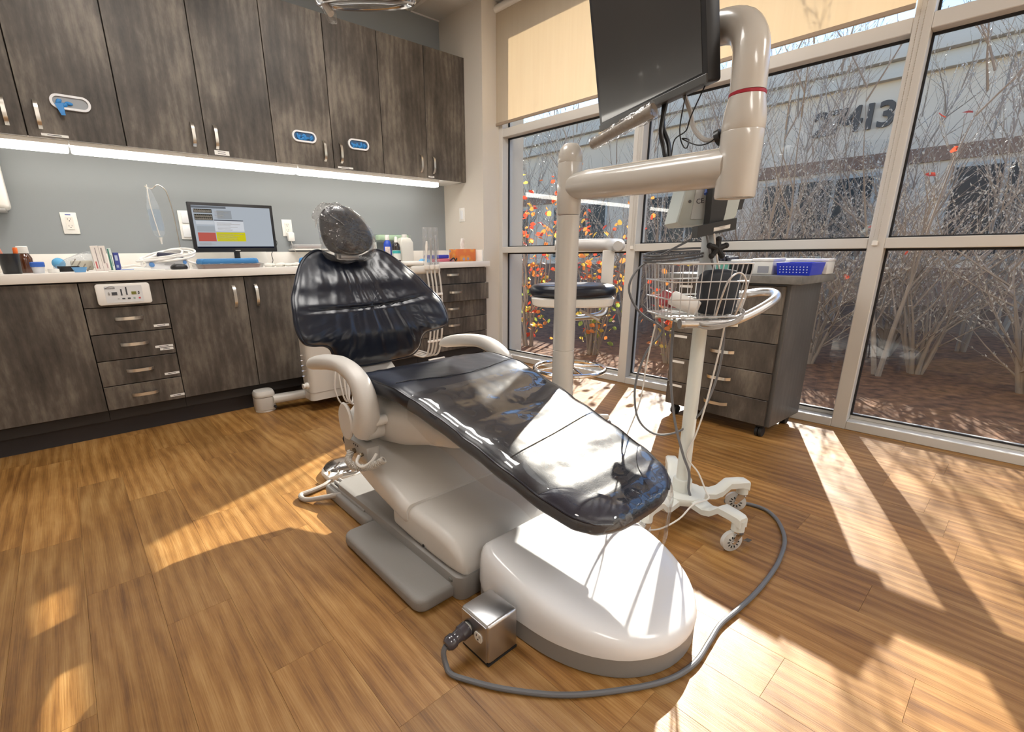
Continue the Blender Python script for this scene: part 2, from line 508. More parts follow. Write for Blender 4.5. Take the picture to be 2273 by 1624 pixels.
for (x, y), lb in zip(FILL_LAMPS, ('above the dental chair, window side', 'above the dental chair, away from the window', 'behind the viewer, nearest the window', 'behind the viewer, far from the window')):
    t = thing('ceiling_fill_panel', 'added white ceiling fill panel, out of view, ' + lb, 'fill light', (x, y, ZC), group='added ceiling fill panels')  # unseen glowing panel, added to brighten the room
    f = G()
    for a in ((-.3, -.28, -.6, .6), (.28, .3, -.6, .6), (-.3, .3, -.6, -.58), (-.3, .3, .58, .6)):
        f.box(x + a[0], x + a[1], y + a[2], y + a[3], ZC - .003, ZC + .028)
    ob('frame', f, M_white, t, smooth=0)
    ob('diffuser', G().box(x - .28, x + .28, y - .58, y + .58, ZC + .006, ZC + .012), M_fill if y > 0 else M_fill2, t, smooth=0)

# ---- window wall
WM = T(3.1917, 0.5, 0) @ RZ(.0333)
YM = [2.835, 1.487, .0925, -1.30, -2.69]
def wbox(g, x0, x1, y0, y1, z0, z1, bev=.003): return g.box(x0, x1, y0, y1, z0, z1, bev=bev, seg=1, M=WM)
FWD = .13
M_gasket = P('black_gasket', (0.01, 0.01, 0.012), 0.6)
for i, y in enumerate(YM):
    w = .034 if i else .05
    ob('trim_%d' % (i + 1), wbox(G(), 0, FWD, y - w, y + w + (.06 if i == 0 else 0), 0, ZC + .02), M_alu, kind='structure')
ob('trim_6', wbox(G(), 0, .14, YM[0], YM[0] + .16, 0, ZC + .02, 0), M_alu, kind='structure', smooth=0)
ob('trim_7', wbox(G(), -.004, .20, -3.2, YM[0] + .05, 2.80, 3.0, 0), M_alu, kind='structure', smooth=0)
for b in range(4):
    y1, y0 = YM[b] - .034, YM[b + 1] + .034
    if b == 0: y1 = YM[0] - .05
    wn = thing('window_%d' % (b + 1), None, None, tuple(WM @ Vector((.07, (y0 + y1) / 2, 0))), kind='structure')
    ob('sill', wbox(wbox(G(), 0.0, FWD, y0, y1, .0, .048), .075, FWD, y0, y1, .048, .07), M_alu, wn)
    ob('mid_rail', wbox(G(), 0.002, FWD, y0, y1, .981, 1.033), M_alu, wn)
    ob('transom', wbox(G(), 0.002, FWD, y0, y1, 1.935, 2.0), M_alu, wn)
    for (z0, z1) in ((.07, .981), (1.033, 1.935), (2.0, 2.8)):
        ob('pane', wbox(G(), .085, .091, y0, y1, z0, z1, 0), M_glass, wn, smooth=0)
        gk = G()
        for a in ((y0, y0 + .01, z0, z1), (y1 - .01, y1, z0, z1), (y0, y1, z0, z0 + .008), (y0, y1, z1 - .012, z1)):
            wbox(gk, .072, .084, a[0], a[1], a[2], a[3], 0)
        ob('gasket', gk, M_gasket, wn, smooth=0)
# shades
def shade_mat():
    mt = bpy.data.materials.new('shade_fabric'); mt.use_nodes = True
    n = mt.node_tree; n.nodes.clear(); N = n.nodes.new; L = n.links.new
    out = N('ShaderNodeOutputMaterial'); tl = N('ShaderNodeBsdfTranslucent'); df = N('ShaderNodeBsdfDiffuse'); mx = N('ShaderNodeMixShader')
    tc = N('ShaderNodeTexCoord'); ns = N('ShaderNodeTexNoise'); mp = N('ShaderNodeMapping'); mp.inputs['Scale'].default_value = (40, 40, 2.0)
    ns.inputs['Scale'].default_value = 1; ns.inputs['Detail'].default_value = 5
    L(tc.outputs['Object'], mp.inputs[0]); L(mp.outputs[0], ns.inputs[0])
    rp = N('ShaderNodeValToRGB'); rp.color_ramp.elements[0].color = (.72, .62, .48, 1); rp.color_ramp.elements[1].color = (.78, .69, .55, 1)
    L(ns.outputs['Fac'], rp.inputs[0]); L(rp.outputs[0], tl.inputs[0]); L(rp.outputs[0], df.inputs[0])
    mx.inputs[0].default_value = 0.52
    L(tl.outputs[0], mx.inputs[1]); L(df.outputs[0], mx.inputs[2]); L(mx.outputs[0], out.inputs[0]); return mt
M_shade = shade_mat()
M_hem = P('shade_hem', (0.34, 0.26, 0.19), 0.6)
for b, (y1, y0, zb, lb) in enumerate(((2.87, 1.50, 2.03, 'beige roller shade half drawn over the window beside the cabinets'),
                                      (1.46, .125, 2.03, 'beige roller shade half drawn over the middle window behind the monitor arm'),
                                      (.075, -1.28, 2.32, 'beige roller shade raised highest, over the rightmost window'))):
    t = thing('roller_shade', lb, 'shade', tuple(WM @ Vector((-.03, (y0 + y1) / 2, zb))), group='roller shades')
    ob('fabric', wbox(G(), -.031, -.0295, y0, y1, zb + .012, ZC - .06, 0), M_shade, t, smooth=0)
    ob('hem_bar', wbox(G(), -.037, -.024, y0, y1, zb - .008, zb + .014, .003), M_hem, t)
    ob('roller_tube', G().tube([WM @ Vector((-.03, y0, ZC - .05)), WM @ Vector((-.03, y1, ZC - .05))], .028, 14), M_white, t)
    if b < 2:
        cy = y0 - .028
        ch = G()
        for dy in (-.009, .009):
            z = ZC - .06
            pts = [WM @ Vector((-.012, cy + dy, q)) for q in (ZC - .06, 2.0, 1.02)]
            ch.tube(pts, .0012, 5)
            zz = 1.02
            while zz < 2.3:
                ch.add(*(lambda p: ([p + Vector(d) * .0028 for d in ((1, 0, 0), (-1, 0, 0), (0, 1, 0), (0, -1, 0), (0, 0, 1), (0, 0, -1))], [(0, 2, 4), (2, 1, 4), (1, 3, 4), (3, 0, 4), (2, 0, 5), (1, 2, 5), (3, 1, 5), (0, 3, 5)]))(WM @ Vector((-.012, cy + dy, zz))))
                zz += .011
        ob('bead_chain', ch, M_nickel, t)
        ob('chain_anchor', wbox(G(), -.014, .004, cy - .012, cy + .012, .995, 1.02, .003), M_white, t)

# ================================================================== OUTSIDE
M_mulch = P('mulch', (0.16, 0.075, 0.035), 0.95, bump=1.0, bscale=40, var=0.6, vscale=14)
ob('ground', G().box(3.34, 45, -25, 40, -.35, -.06), M_mulch, kind='structure', smooth=0)
M_stucco = P('stucco_tan', (0.66, 0.54, 0.44), 0.9, bump=0.4, bscale=60, var=0.05, vscale=1)
M_stucco2 = P('stucco_cornice', (0.58, 0.53, 0.49), 0.85, bump=0.2, bscale=60)
M_brick = P('brick_band', (0.24, 0.14, 0.10), 0.9, bump=0.5, bscale=30, var=0.2, vscale=20)
M_fglass = P('facade_glass', (0.03, 0.035, 0.04), 0.25, spec=0.15)
FX = 12.0
bd = thing('office_building', 'tan stucco office building with grey cornice beyond the bare trees', 'building', (FX + 3, 4, -.1))
ob('wall', G().box(FX, FX + 6, -14, 26, -.1, 4.35), M_stucco, bd, smooth=0)
ob('cornice', G().box(FX - .30, FX + .3, -14, 26, 4.12, 4.42, bev=.02).box(FX - .15, FX + .3, -14, 26, 3.86, 4.12, bev=.02), M_stucco2, bd)
ob('parapet', G().box(FX - .36, FX + 6, -14, 26, 4.42, 4.47), M_stucco2, bd, smooth=0)
ob('brick_band', G().box(FX - .05, FX + .05, -14, 26, 2.42, 2.66), M_brick, bd, smooth=0)
ob('brick_base', G().box(FX - .06, FX + .05, -14, 26, -.1, .62), M_brick, bd, smooth=0)
for q, y in enumerate((-9.6, -6.6, -3.6, -.6, 2.4, 5.4, 8.4, 11.4, 14.4)):
    wd = ob('building_window', G().box(FX - .03, FX + .02, y, y + 2.0, .75, 2.35), P('facade_frame', (.42, .41, .39), .5), bd, smooth=0)
    for k in range(3):
        ob('pane', G().box(FX - .04, FX - .02, y + .06 + k * .645, y + .06 + k * .645 + .59, .82, 2.28), M_fglass, wd, smooth=0)
jt = G()
for y in (-8, -5, -2, 1.0, 4.1, 7, 10, 13, 16):
    jt.box(FX - .006, FX + .01, y - .012, y + .012, 2.66, 3.86)
ob('panel_joint', jt, P('joint', (.25, .22, .2), .9), bd, smooth=0)
def text_geo(txt, size, ext, M, sx=1.0, bold=0.0):
    cu = bpy.data.curves.new('t', 'FONT'); cu.body = txt; cu.size = size; cu.extrude = ext; cu.align_x = 'CENTER'; cu.align_y = 'CENTER'
    cu.resolution_u = 3; cu.offset = bold
    o = bpy.data.objects.new('t', cu); COL.objects.link(o)
    dg = bpy.context.evaluated_depsgraph_get()
    me = bpy.data.meshes.new_from_object(o.evaluated_get(dg))
    bpy.data.objects.remove(o); 
    g = G().add([M @ Vector((v.co.x * sx, v.co.y, v.co.z)) for v in me.vertices], [tuple(p.vertices) for p in me.polygons])
    bpy.data.meshes.remove(me)
    return g
FACE_NX = Matrix(((0, 0, -1, 0), (-1, 0, 0, 0), (0, 1, 0, 0), (0, 0, 0, 1)))   # text readable from -X
FACE_NY = Matrix(((1, 0, 0, 0), (0, 0, -1, 0), (0, 1, 0, 0), (0, 0, 0, 1)))    # text readable from -Y
M_num = P('sign_bronze', (0.05, 0.045, 0.045), 0.6)
for k, chn in enumerate('27413'):
    ob('house_number_digit', text_geo(chn, .60, .03, T(FX - .04, 3.46 - k * .25, 3.30) @ FACE_NX, bold=.012), M_num, bd, label='dark number %s on the facade' % chn, smooth=0)

# bare trees
M_bark = P('bark_grey', (0.34, 0.275, 0.225), 0.85, bump=0.6, bscale=60)
M_bud = P('bud_silver', (0.62, 0.58, 0.52), 0.35)
def tree_mesh(seed, h, limbs, dens, spread):
    rnd = random.Random(seed)
    wood = G(); buds = G(); tips = []
    def branch(p, d, ln, r, lev):
        n = (6, 4, 3)[lev]
        pts = [Vector(p)]; dd = Vector(d).normalized()
        for i in range(n):
            dd = (dd + Vector((rnd.uniform(-1, 1), rnd.uniform(-1, 1), .25)) * (.10, .13, .16)[lev]).normalized()
            pts.append(pts[-1] + dd * ln / n)
        rr = [max(.0013, r * (1 - i / n) ** (1.5 if lev == 0 else 1)) for i in range(n + 1)]
        wood.tube(pts, rr, (6, 4, 3)[lev], cap=False)
        if lev >= 1:
            for q in range(int(ln * (16 if lev == 2 else 9))):
                t = rnd.uniform(.15, 1)
                i = min(int(t * n), n - 1); c = pts[i].lerp(pts[i + 1], t * n - i)
                a = (dd + Vector((rnd.uniform(-1, 1), rnd.uniform(-1, 1), rnd.uniform(-.2, .8))) * .8).normalized()
                s1 = a.orthogonal().normalized() * .0050; s2 = a.cross(s1)
                c = c + s1
                buds.add([c - s1, c + s1, c - s2, c + s2, c + a * .018, c - a * .006], [(0, 2, 4), (2, 1, 4), (1, 3, 4), (3, 0, 4), (2, 0, 5), (1, 2, 5), (3, 1, 5), (0, 3, 5)])
        tips.append(pts[-1])
        if lev < 2:
            kk = int((19, 7)[lev] * dens)
            for q in range(kk):
                t = rnd.uniform(.12, .98)
                i = min(int(t * n), n - 1); c = pts[i].lerp(pts[i + 1], t * n - i)
                o = dd.orthogonal().normalized(); o = (Matrix.Rotation(rnd.uniform(0, 6.283), 3, dd) @ o)
                nd = (dd * rnd.uniform(.5, .9) + o * rnd.uniform(.35, .7) * spread + Vector((0, 0, .3))).normalized()
                branch(c, nd, (rnd.uniform(.5, 1.05) if lev == 0 else rnd.uniform(.22, .5)), (.0075, .0028)[lev] * rnd.uniform(.8, 1.2), lev + 1)
    for q in range(limbs):
        a = 6.283 * q / limbs + rnd.uniform(-.4, .4)
        branch((math.cos(a) * .03, math.sin(a) * .03, 0), (math.cos(a) * .16 * spread, math.sin(a) * .16 * spread, 1), h * rnd.uniform(.8, 1.0), .022, 0)
    return wood, buds, tips
LEAFV = [(0, -.5, 0), (.38, -.12, .10), (.30, .3, .12), (0, .55, .04), (-.30, .3, .12), (-.38, -.12, .10), (0, 0, 0)]
LEAFF = [(6, 0, 1), (6, 1, 2), (6, 2, 3), (6, 3, 4), (6, 4, 5), (6, 5, 0)]
def leafmat(nm, c):
    mt, n, p, out = nmat(nm)
    p.inputs['Base Color'].default_value = (*c, 1); p.inputs['Roughness'].default_value = .5
    tl = n.nodes.new('ShaderNodeBsdfTranslucent'); tl.inputs[0].default_value = (*[min(1, q * 1.5) for q in c], 1)
    mx = n.nodes.new('ShaderNodeMixShader'); mx.inputs[0].default_value = .5
    n.links.new(p.outputs[0], mx.inputs[1]); n.links.new(tl.outputs[0], mx.inputs[2]); n.links.new(mx.outputs[0], out.inputs[0]); return mt
M_leaf = [leafmat('leaf_red', (.62, .07, .03)), leafmat('leaf_orange', (.72, .22, .05)), leafmat('leaf_yellow', (.62, .42, .08)), leafmat('leaf_green', (.22, .26, .05))]
leaf_me = [mesh_of('leaf', G().add([tuple(c * .06 for c in v) for v in LEAFV], LEAFF), mm, 60) for mm in M_leaf]
protos = []
for sd, h, lb, dn, sp in ((1, 3.3, 3, 1.0, 1.0), (5, 2.9, 4, .95, 1.1), (9, 3.6, 3, 1.1, .9), (21, 1.15, 11, .32, 1.5), (22, .95, 12, .3, 1.8), (31, 3.4, 2, .42, .9), (32, 3.0, 2, .45, 1.0)):
    protos.append(tree_mesh(sd, h, lb, dn, sp))
pm = [(mesh_of('branches', a, M_bark, 60), mesh_of('buds', b, M_bud, 60), tips) for a, b, tips in protos]
TREES = [(4.75, 3.9, 5, .9, 'nearest the corner behind the stool'), (5.0, 2.75, 6, 1.0, 'left of the narrow post between the two windows'), (4.8, 1.55, 5, .95, 'behind the bent monitor arm'),
         (5.1, .75, 6, 1.0, 'below the building number, behind the drawer cart'), (4.9, -.15, 5, 1.1, 'right beside the broad window post'), (4.7, -.75, 6, .95, 'at the right edge of the view'),
         (7.0, 3.2, 2, .95, 'farther back, left of the narrow post'), (7.2, 1.3, 1, 1.1, 'farther back, under the number'), (7.3, -.4, 0, 1.05, 'farther back in the right window'), (7.0, 5.4, 1, 1.1, 'farther back beside the red leaved shrub'), (7.8, 7.6, 2, 1.0, 'farthest left, seen past the corner'),
         (6.9, 2.2, 0, 1.0, 'in the second row behind the angled screen'), (6.9, .4, 2, .95, 'in the second row right of the number'), (7.1, 4.3, 2, .9, 'in the second row left of the post'), (8.6, 2.0, 1, 1.1, 'in the last row before the facade, centre'), (8.6, .2, 0, 1.1, 'in the last row before the facade, right'), (8.8, 4.0, 2, 1.05, 'in the last row before the facade, left')]
rl = random.Random(3)
for k, (x, y, pi, sc, lb) in enumerate(TREES):
    t = thing('bare_tree', 'bare grey tree with silvery buds outside, ' + lb, 'tree', (x, y, -.08), rl.uniform(0, 6.28), group='bare trees outside the windows')
    t.scale = (sc, sc, sc)
    br = share('branches', pm[pi][0], t, (0, 0, 0))
    bu = share('buds', pm[pi][1], t, (0, 0, 0)); bu['kind'] = 'stuff'
    if k in (0, 3, 4, 5, 1):
        for q in range(16 if k > 1 else 10):
            p = rl.choice(pm[pi][2])
            share('leaf', leaf_me[rl.choice((0, 0, 0, 1))], t, p, (rl.uniform(-1, 1), rl.uniform(-1, 1), rl.uniform(0, 6)), [rl.uniform(.9, 1.5)] * 3)
for k, (x, y, pi, sc, lb) in enumerate([(5.3, 2.0, 3, 1.0, 'behind the wire basket'), (5.2, 1.3, 4, 1.0, 'behind the drawer cart'), (5.4, .55, 3, 1.0, 'just right of the drawer cart'), (5.2, -.1, 4, 1.1, 'low in the right window beside the post'),
                                        (5.5, -.75, 3, 1.0, 'low in the right window at the frame edge'), (6.1, .9, 4, 1.3, 'second row in the right window'), (6.2, 2.2, 3, 1.2, 'second row behind the basket'), (5.6, 3.5, 4, 1.3, 'second row behind the stool'), (6.3, -.4, 3, 1.3, 'far row in the right window')]):
    t = thing('bare_shrub', 'low bare twiggy shrub outside, ' + lb, 'shrub', (x, y, -.08), rl.uniform(0, 6.28), group='bare shrubs outside the windows')
    t.scale = (sc, sc, sc)
    share('branches', pm[pi][0], t, (0, 0, 0)); bu = share('buds', pm[pi][1], t, (0, 0, 0)); bu['kind'] = 'stuff'
# red-leaved shrubs close to the left window
def shrub(x, y, h, rad, nl, lb, seed):
    rnd = random.Random(seed)
    t = thing('leafy_shrub', lb, 'shrub', (x, y, -.08), group='autumn shrubs under the left window')
    st = G()
    ends = []
    for q in range(16):
        a = rnd.uniform(0, 6.28); rr = rad * rnd.uniform(.2, 1)
        pts = [(x + .05 * math.cos(a), y + .05 * math.sin(a), -.08)]
        for i in range(1, 5):
            pts.append((x + rr * math.cos(a) * i / 4 + rnd.uniform(-.05, .05), y + rr * math.sin(a) * i / 4 + rnd.uniform(-.05, .05), -.08 + h * rnd.uniform(.7, 1) * i / 4))
        st.tube(pts, [.010, .008, .006, .004, .002], 4, cap=False); ends += pts[1:]
    ob('stems', st, M_bark, t)
    for q in range(nl):
        b = rnd.choice(ends)
        loc = Vector((b[0] + rnd.gauss(0, .09) - x, b[1] + rnd.gauss(0, .09) - y, b[2] + rnd.gauss(0, .09) + .08))
        u = loc.z / h
        mi = rnd.choice((0, 0, 1, 1, 2)) if u > .45 else rnd.choice((0, 1, 1, 2, 2, 3, 3))
        share('leaf', leaf_me[mi], t, loc, (rnd.uniform(-1.2, 1.2), rnd.uniform(-1.2, 1.2), rnd.uniform(0, 6)), [rnd.uniform(.7, 1.2)] * 3)
shrub(3.95, 3.75, 1.75, .5, 280, 'red and yellow leaved shrub beside the wall corner', 11)
shrub(4.1, 2.95, 1.4, .5, 260, 'orange leaved shrub behind the stool', 12)
shrub(4.3, 2.2, .9, .4, 90, 'low sparse shrub with few leaves beside the narrow window post', 13)
# ================================================================== CABINETS
def arc_handle(g, c, ln, vertical, depth=.026, w=.0085, th=.004, d=(0, -1, 0)):
    """flat bow handle centred on c, standing off along d"""
    d = Vector(d); a = Vector((0, 0, 1)) if vertical else Vector((d.y, -d.x, 0)).normalized()
    if not vertical: a = a
    s = a.cross(d).normalized()
    rings = []
    n = 12
    for i in range(n + 1):
        t = i / n * 2 - 1
        p = Vector(c) + a * (t * ln / 2) + d * (depth * (1 - t ** 4) + .001)
        tn = (a * (ln / 2) + d * (-4 * depth * t ** 3)).normalized()
        nn = tn.cross(s).normalized()
        rings.append([p + s * w + nn * th / 2, p - s * w + nn * th / 2, p - s * w - nn * th / 2, p + s * w - nn * th / 2])
    return g.loft(rings)
def label_strip(x, z, w, h, y, parent, lines=1):
    l = ob('paper_label', G().box(x - w / 2, x + w / 2, y - .0012, y, z - h / 2, z + h / 2), M_paper, parent, label='white printed paper label', smooth=0)
    g = G()
    for q in range(lines):
        zz = z + (q - (lines - 1) / 2) * h / (lines + .3)
        g.box(x - w * .28, x + w * .24, y - .0016, y - .0012, zz - h * .06 / lines - .0008, zz + h * .06 / lines + .0008)
    ob('print', g, M_ink, l, smooth=0)
YU, ZU0, ZU1 = 3.554, 1.598, 2.556
UX = [2.91 - .414 * i for i in range(11)][::-1]      # door edges
def glove_port(door, x, z, kind):
    g = G()
    o = rrect(x - .085, x + .085, z - .036, z + .036, .0355, 7); i_ = rrect(x - .073, x + .073, z - .025, z + .025, .0245, 7)
    n = len(o)
    ys = (YU, YU - .012, YU - .012, YU + .001)
    rg = [[(p[0], YU, p[1]) for p in o], [(p[0] * .995 + x * .005, YU - .010, p[1] * .98 + z * .02) for p in o], [(p[0], YU - .010, p[1]) for p in i_], [(p[0], YU - .001, p[1]) for p in i_]]
    g.loft(rg, cap=False)
    rm = ob('glove_port_rim', g, M_whiteg, door, label='white oval glove dispenser rim')
    bx = ob('glove_box_window', G().prism(i_, YU - .004, YU - .0015, M=AX['y']), P('glove_box_grey', (.30, .32, .34), .6) if kind == 0 else P('glove_box_blue', (.03, .09, .2), .6), rm, smooth=0)
    rnd = random.Random(int(x * 100))
    cr = G()
    zc = z - .005
    for q in range(7 if kind == 0 else 11):
        cx_ = x + (rnd.uniform(-.062, .0) if kind == 0 else rnd.uniform(-.05, .05)); cz_ = zc + rnd.uniform(-.012, .008)
        MM = T(cx_, YU - .008, cz_) @ RY(rnd.uniform(0, 3)) @ RX(rnd.uniform(-.3, .3))
        cr.ball((0, 0, 0), (.017, .005, .009), 8, 6, MM)
    if kind == 0:
        cr.loft([[(x - .05 + dx, YU - .012 - k * .003, z - .012 - k * .012 + dz) for dx, dz in ((-.018 + k * .004, 0), (.016, .004), (.018, -.006), (-.012 + k * .003, -.008))] for k in range(5)])
    ob('glove', cr, M_blue, rm, label='crumpled blue nitrile gloves')
def upper(x_edges, label, hsides, ports, labels, wide=False):
    x0, x1 = x_edges[0], x_edges[-1]
    t = thing('wall_cabinet', label, 'cabinet', ((x0 + x1) / 2, 3.73, ZU0), group='dark wood wall cabinets')
    ob('body', G().box(x0 + .001, x1 - .001, YU + .021, YB - .002, ZU0, ZU1 - .006), M_gap, t, smooth=0)
    ob('underside', G().box(x0 + .001, x1 - .001, YU + .02, YB - .002, ZU0 - .004, ZU0), M_white, t, smooth=0)
    for i in range(len(x_edges) - 1):
        a, b = x_edges[i] + .0026, x_edges[i + 1] - .0026
        d = ob('door', G().box(a, b, YU, YU + .019, ZU0 - .006, ZU1, bev=.0012, seg=1), M_cab, t, smooth=0)
        s = hsides[i]
        hx = a + .055 if s == 'L' else b - .065
        ob('handle', arc_handle(G(), (hx, YU, 1.70), .135, True), M_nickel, d, label='curved brushed metal handle')
        for (px, pz, kd) in ports:
            if a < px < b: glove_port(d, px, pz, kd)
        for (lx, lz, lw, lh) in labels:
            if a < lx < b: label_strip(lx, lz, lw, lh, YU, d, 2 if lh > .02 else 1)
    return t
e = UX
upper(e[0:5], 'dark wood wall cabinet at the left edge with a glove hanging from its port', 'LRRL', [(.215, 1.773, 0)], [(.12, 1.607, .11, .012)])
upper([.426, .84, 1.254], 'dark wood wall cabinet without glove ports, two doors above the computer monitor', 'RL', [], [(.92, 1.612, .085, .026)])
upper([1.254, 1.668, 2.082], 'dark wood wall cabinet with two filled glove ports, one in each door', 'RL', [(1.463, 1.774, 1), (1.873, 1.773, 2)], [(1.755, 1.604, .12, .012)])
uc = upper([2.082, 2.496, 2.91], 'dark wood wall cabinet at the right end beside the cream wall', 'RL', [], [(2.53, 1.607, .06, .012)])
ob('end_panel', G().box(2.895, 2.909, YU + .02, 3.70, ZU0 - .004, ZU1), M_cab, uc, smooth=0)
# under cabinet lights
M_led = emis('led_diffuser', (1.0, 0.95, 0.86), 6.5)
for (a, b, lb) in ((-1.05, .168, 'glowing white under cabinet light bar cut by the left edge'), (.172, 1.405, 'glowing white under cabinet light bar above the computer monitor'), (1.412, 2.635, 'glowing white under cabinet light bar at the right end')):
    t = thing('under_cabinet_light', lb, 'light', ((a + b) / 2, 3.615, 1.53), group='under cabinet light bars')
    ob('housing', G().box(a, b, 3.585, 3.66, 1.572, 1.594, bev=.003), M_white, t)
    ob('diffuser', G().box(a + .003, b - .003, 3.588, 3.655, 1.537, 1.572, bev=.010, seg=3), M_led, t)

# base cabinets
YD, ZT0, ZT1 = 3.274, .160, .862
def base(x0, x1, label, fronts, toe=True):
    t = thing('base_cabinet', label, 'cabinet', ((x0 + x1) / 2, 3.56, 0), group='dark wood base cabinets')
    ob('body', G().box(x0 + .001, x1 - .001, YD + .021, YB - .002, .10, .866), M_gap, t, smooth=0)
    ob('toe_kick', G().box(x0, x1, 3.334, 3.36, 0, .16), M_toe, t, smooth=0)
    for (nm, a, b, z0, z1, hd, out) in fronts:
        d = ob(nm, G().box(a + .0024, b - .0024, YD - out, YD + .019 - out, z0 + .0022, z1 - .0022, bev=.0012, seg=1), M_cab, t, smooth=0)
        if out: ob('drawer_side', G().box(a + .02, b - .02, YD + .019 - out, YD + .1, z0 + .03, z1 - .02), M_white, d, smooth=0)
        if hd:
            kind_, hx, hz = hd
            ob('handle', arc_handle(G(), (hx, YD - out, hz), .135 if kind_ == 'v' else .128, kind_ == 'v'), M_nickel, d, label='curved brushed metal handle')
    return t
b0 = base(XL + .004, .057, 'dark wood base cabinet at the left edge below the medicine bottle', [('door', XL + .005, -.84, ZT0, ZT1, None, 0), ('door', -.84, -.40, ZT0, ZT1, None, 0), ('door', -.40, .057, ZT0, ZT1, None, 0)])
zz = [.862, .728, .584, .439, .296, .160]
b1 = base(.057, .433, 'narrow dark wood drawer cabinet with a white control panel on top', [('drawer', .057, .433, zz[1], zz[0], None, 0)] + [('drawer', .057, .433, zz[i + 1], zz[i], ('h', .243, (.664, .521, .372, .231)[i - 1]), 0) for i in (1, 2, 3, 4)])
for k, (lx, lz, lw) in enumerate(((.385, .609, .075), (.378, .488, .088), (.388, .471, .066), (.39, .323, .075), (.395, .187, .075))):
    label_strip(lx, lz, lw, .013, YD, b1)
base(.433, 1.295, 'dark wood base cabinet with two doors below the computer monitor', [('door', .433, .864, ZT0, ZT1, ('v', .795, .745), 0), ('door', .864, 1.295, ZT0, ZT1, ('v', .925, .745), 0)])
base(1.295, 2.13, 'dark wood base cabinet hidden behind the chair backrest', [('door', 1.295, 1.712, ZT0, ZT1, None, 0), ('door', 1.712, 2.13, ZT0, ZT1, None, 0)])
zr = [.862, .732, .587, .442, .302, .165]
b4 = base(2.13, 2.893, 'wide dark wood drawer cabinet at the right end, one drawer ajar', [('drawer', 2.13, 2.893, zr[i + 1], zr[i], ('h', 2.515, (.81, .667, .526, .384, .24)[i]), .03 if i == 1 else 0) for i in range(5)])
# counter
ct = thing('countertop', 'white speckled stone countertop running along the blue-grey wall', 'countertop', (0.8, 3.57, .867))
ob('slab', G().box(XL, XC - .001, 3.254, YB - .001, .867, .914, bev=.003).box(XC - .004, 2.921, 3.254, 3.323, .867, .914, bev=.003), M_quartz, ct)
ob('backsplash', G().box(XL, XC - .001, YB - .02, YB - .001, .914, 1.012, bev=.002), M_quartz, ct)
ob('side_splash', G().box(XC - .02, XC - .001, 3.33, YB - .02, .914, 1.012, bev=.002), M_quartz, ct)

# flow-meter control panel on drawer cabinet
t = thing('control_panel', 'white gas control panel with small displays on the drawer cabinet', 'control panel', (.243, YD - .012, .74))
x0, x1, z0, z1 = .122, .364, .740, .852
ob('bezel', G().prism(rrect(x0, x1, z0, z1, .014, 5), YD - .022, YD - .0005, M=AX['y'], bev=.005), M_white, t)
yp = YD - .0232
fp = ob('face', G().prism(rrect(x0 + .038, x1 - .038, z0 + .012, z1 - .012, .004, 3), yp, yp + .002, M=AX['y']), P('panel_grey', (.66, .67, .68), .4), t, smooth=0)
def pbox(nm, ax, az, w, h, mat): ob(nm, G().box(ax - w / 2, ax + w / 2, yp - .0014, yp, az - h / 2, az + h / 2), mat, fp, smooth=0)
M_lcd = P('lcd_dark', (.03, .035, .05), .2); M_lcdg = P('lcd_green', (.16, .17, .02), .3)
pbox('display', .200, .800, .024, .016, M_lcd); pbox('display', .286, .800, .022, .015, M_lcdg)
pbox('flow_tube', .231, .806, .0065, .034, M_lcd); pbox('flow_tube', .254, .812, .0065, .042, M_lcd)
pbox('button', .236, .772, .013, .007, M_lcd); pbox('button', .260, .772, .013, .007, M_lcd)
pbox('button', .284, .772, .009, .008, P('btn_teal', (.25, .38, .34), .5)); pbox('button', .308, .772, .009, .008, P('btn_red', (.55, .05, .07), .5)); pbox('button', .214, .772, .007, .006, P('btn_grey', (.4, .41, .42), .5))
for ax, az, sg, mm in ((.176, .806, 1, M_grey), (.176, .795, -1, M_grey), (.308, .806, 1, M_ink), (.308, .795, -1, M_ink)):
    ob('arrow', G().prism([(ax - .005, az - .004 * sg), (ax + .005, az - .004 * sg), (ax, az + .004 * sg)], yp - .0014, yp, M=AX['y']), mm, fp, smooth=0)
ob('lettering', text_geo('Accutron', .012, .0004, T(.184, yp - .0008, .829) @ FACE_NY), M_ink, fp, smooth=0)
sw = G().tube([(.164, yp - .001, .826), (.176, yp - .001, .835), (.192, yp - .001, .838), (.206, yp - .001, .834)], .0009, 5, sub=4)
ob('swoosh', sw, M_ink, fp)

# wall plates
def outlet(x, z, label, plug=False, nm='wall_outlet'):
    t = thing(nm, label, 'outlet', (x, YB, z - .06), group=None)
    ob('plate', G().box(x - .038, x + .038, YB - .007, YB, z - .061, z + .061, bev=.003), M_white, t)
    f = ob('receptacle', G().prism(rrect(x - .018, x + .018, z - .036, z + .036, .004, 3), YB - .0105, YB - .007, M=AX['y']), P('outlet_face', (.72, .69, .63), .4), t, smooth=0)
    sl_ = G()
    for dz in (.019, -.019):
        sl_.box(x - .0085, x - .0065, YB - .011, YB - .0105, z + dz, z + dz + .008).box(x + .0055, x + .0075, YB - .011, YB - .0105, z + dz + .001, z + dz + .008)
        sl_.lathe([(.0026, 0), (.0026, .0005)], 8, T(x, YB - .0105, z + dz - .006) @ RX(R(90)))
    ob('slots', sl_, M_ink, f, smooth=0)
    return t
t = outlet(.103, 1.188, 'white double wall outlet left of the computer monitor')
ob('sticker', G().box(.088, .114, YB - .0078, YB - .007, 1.233, 1.238), P('sticker_blue', (.05, .07, .3), .6), t, smooth=0)
t = outlet(1.39, 1.188, 'white wall outlet with a plugged adapter right of the computer monitor')
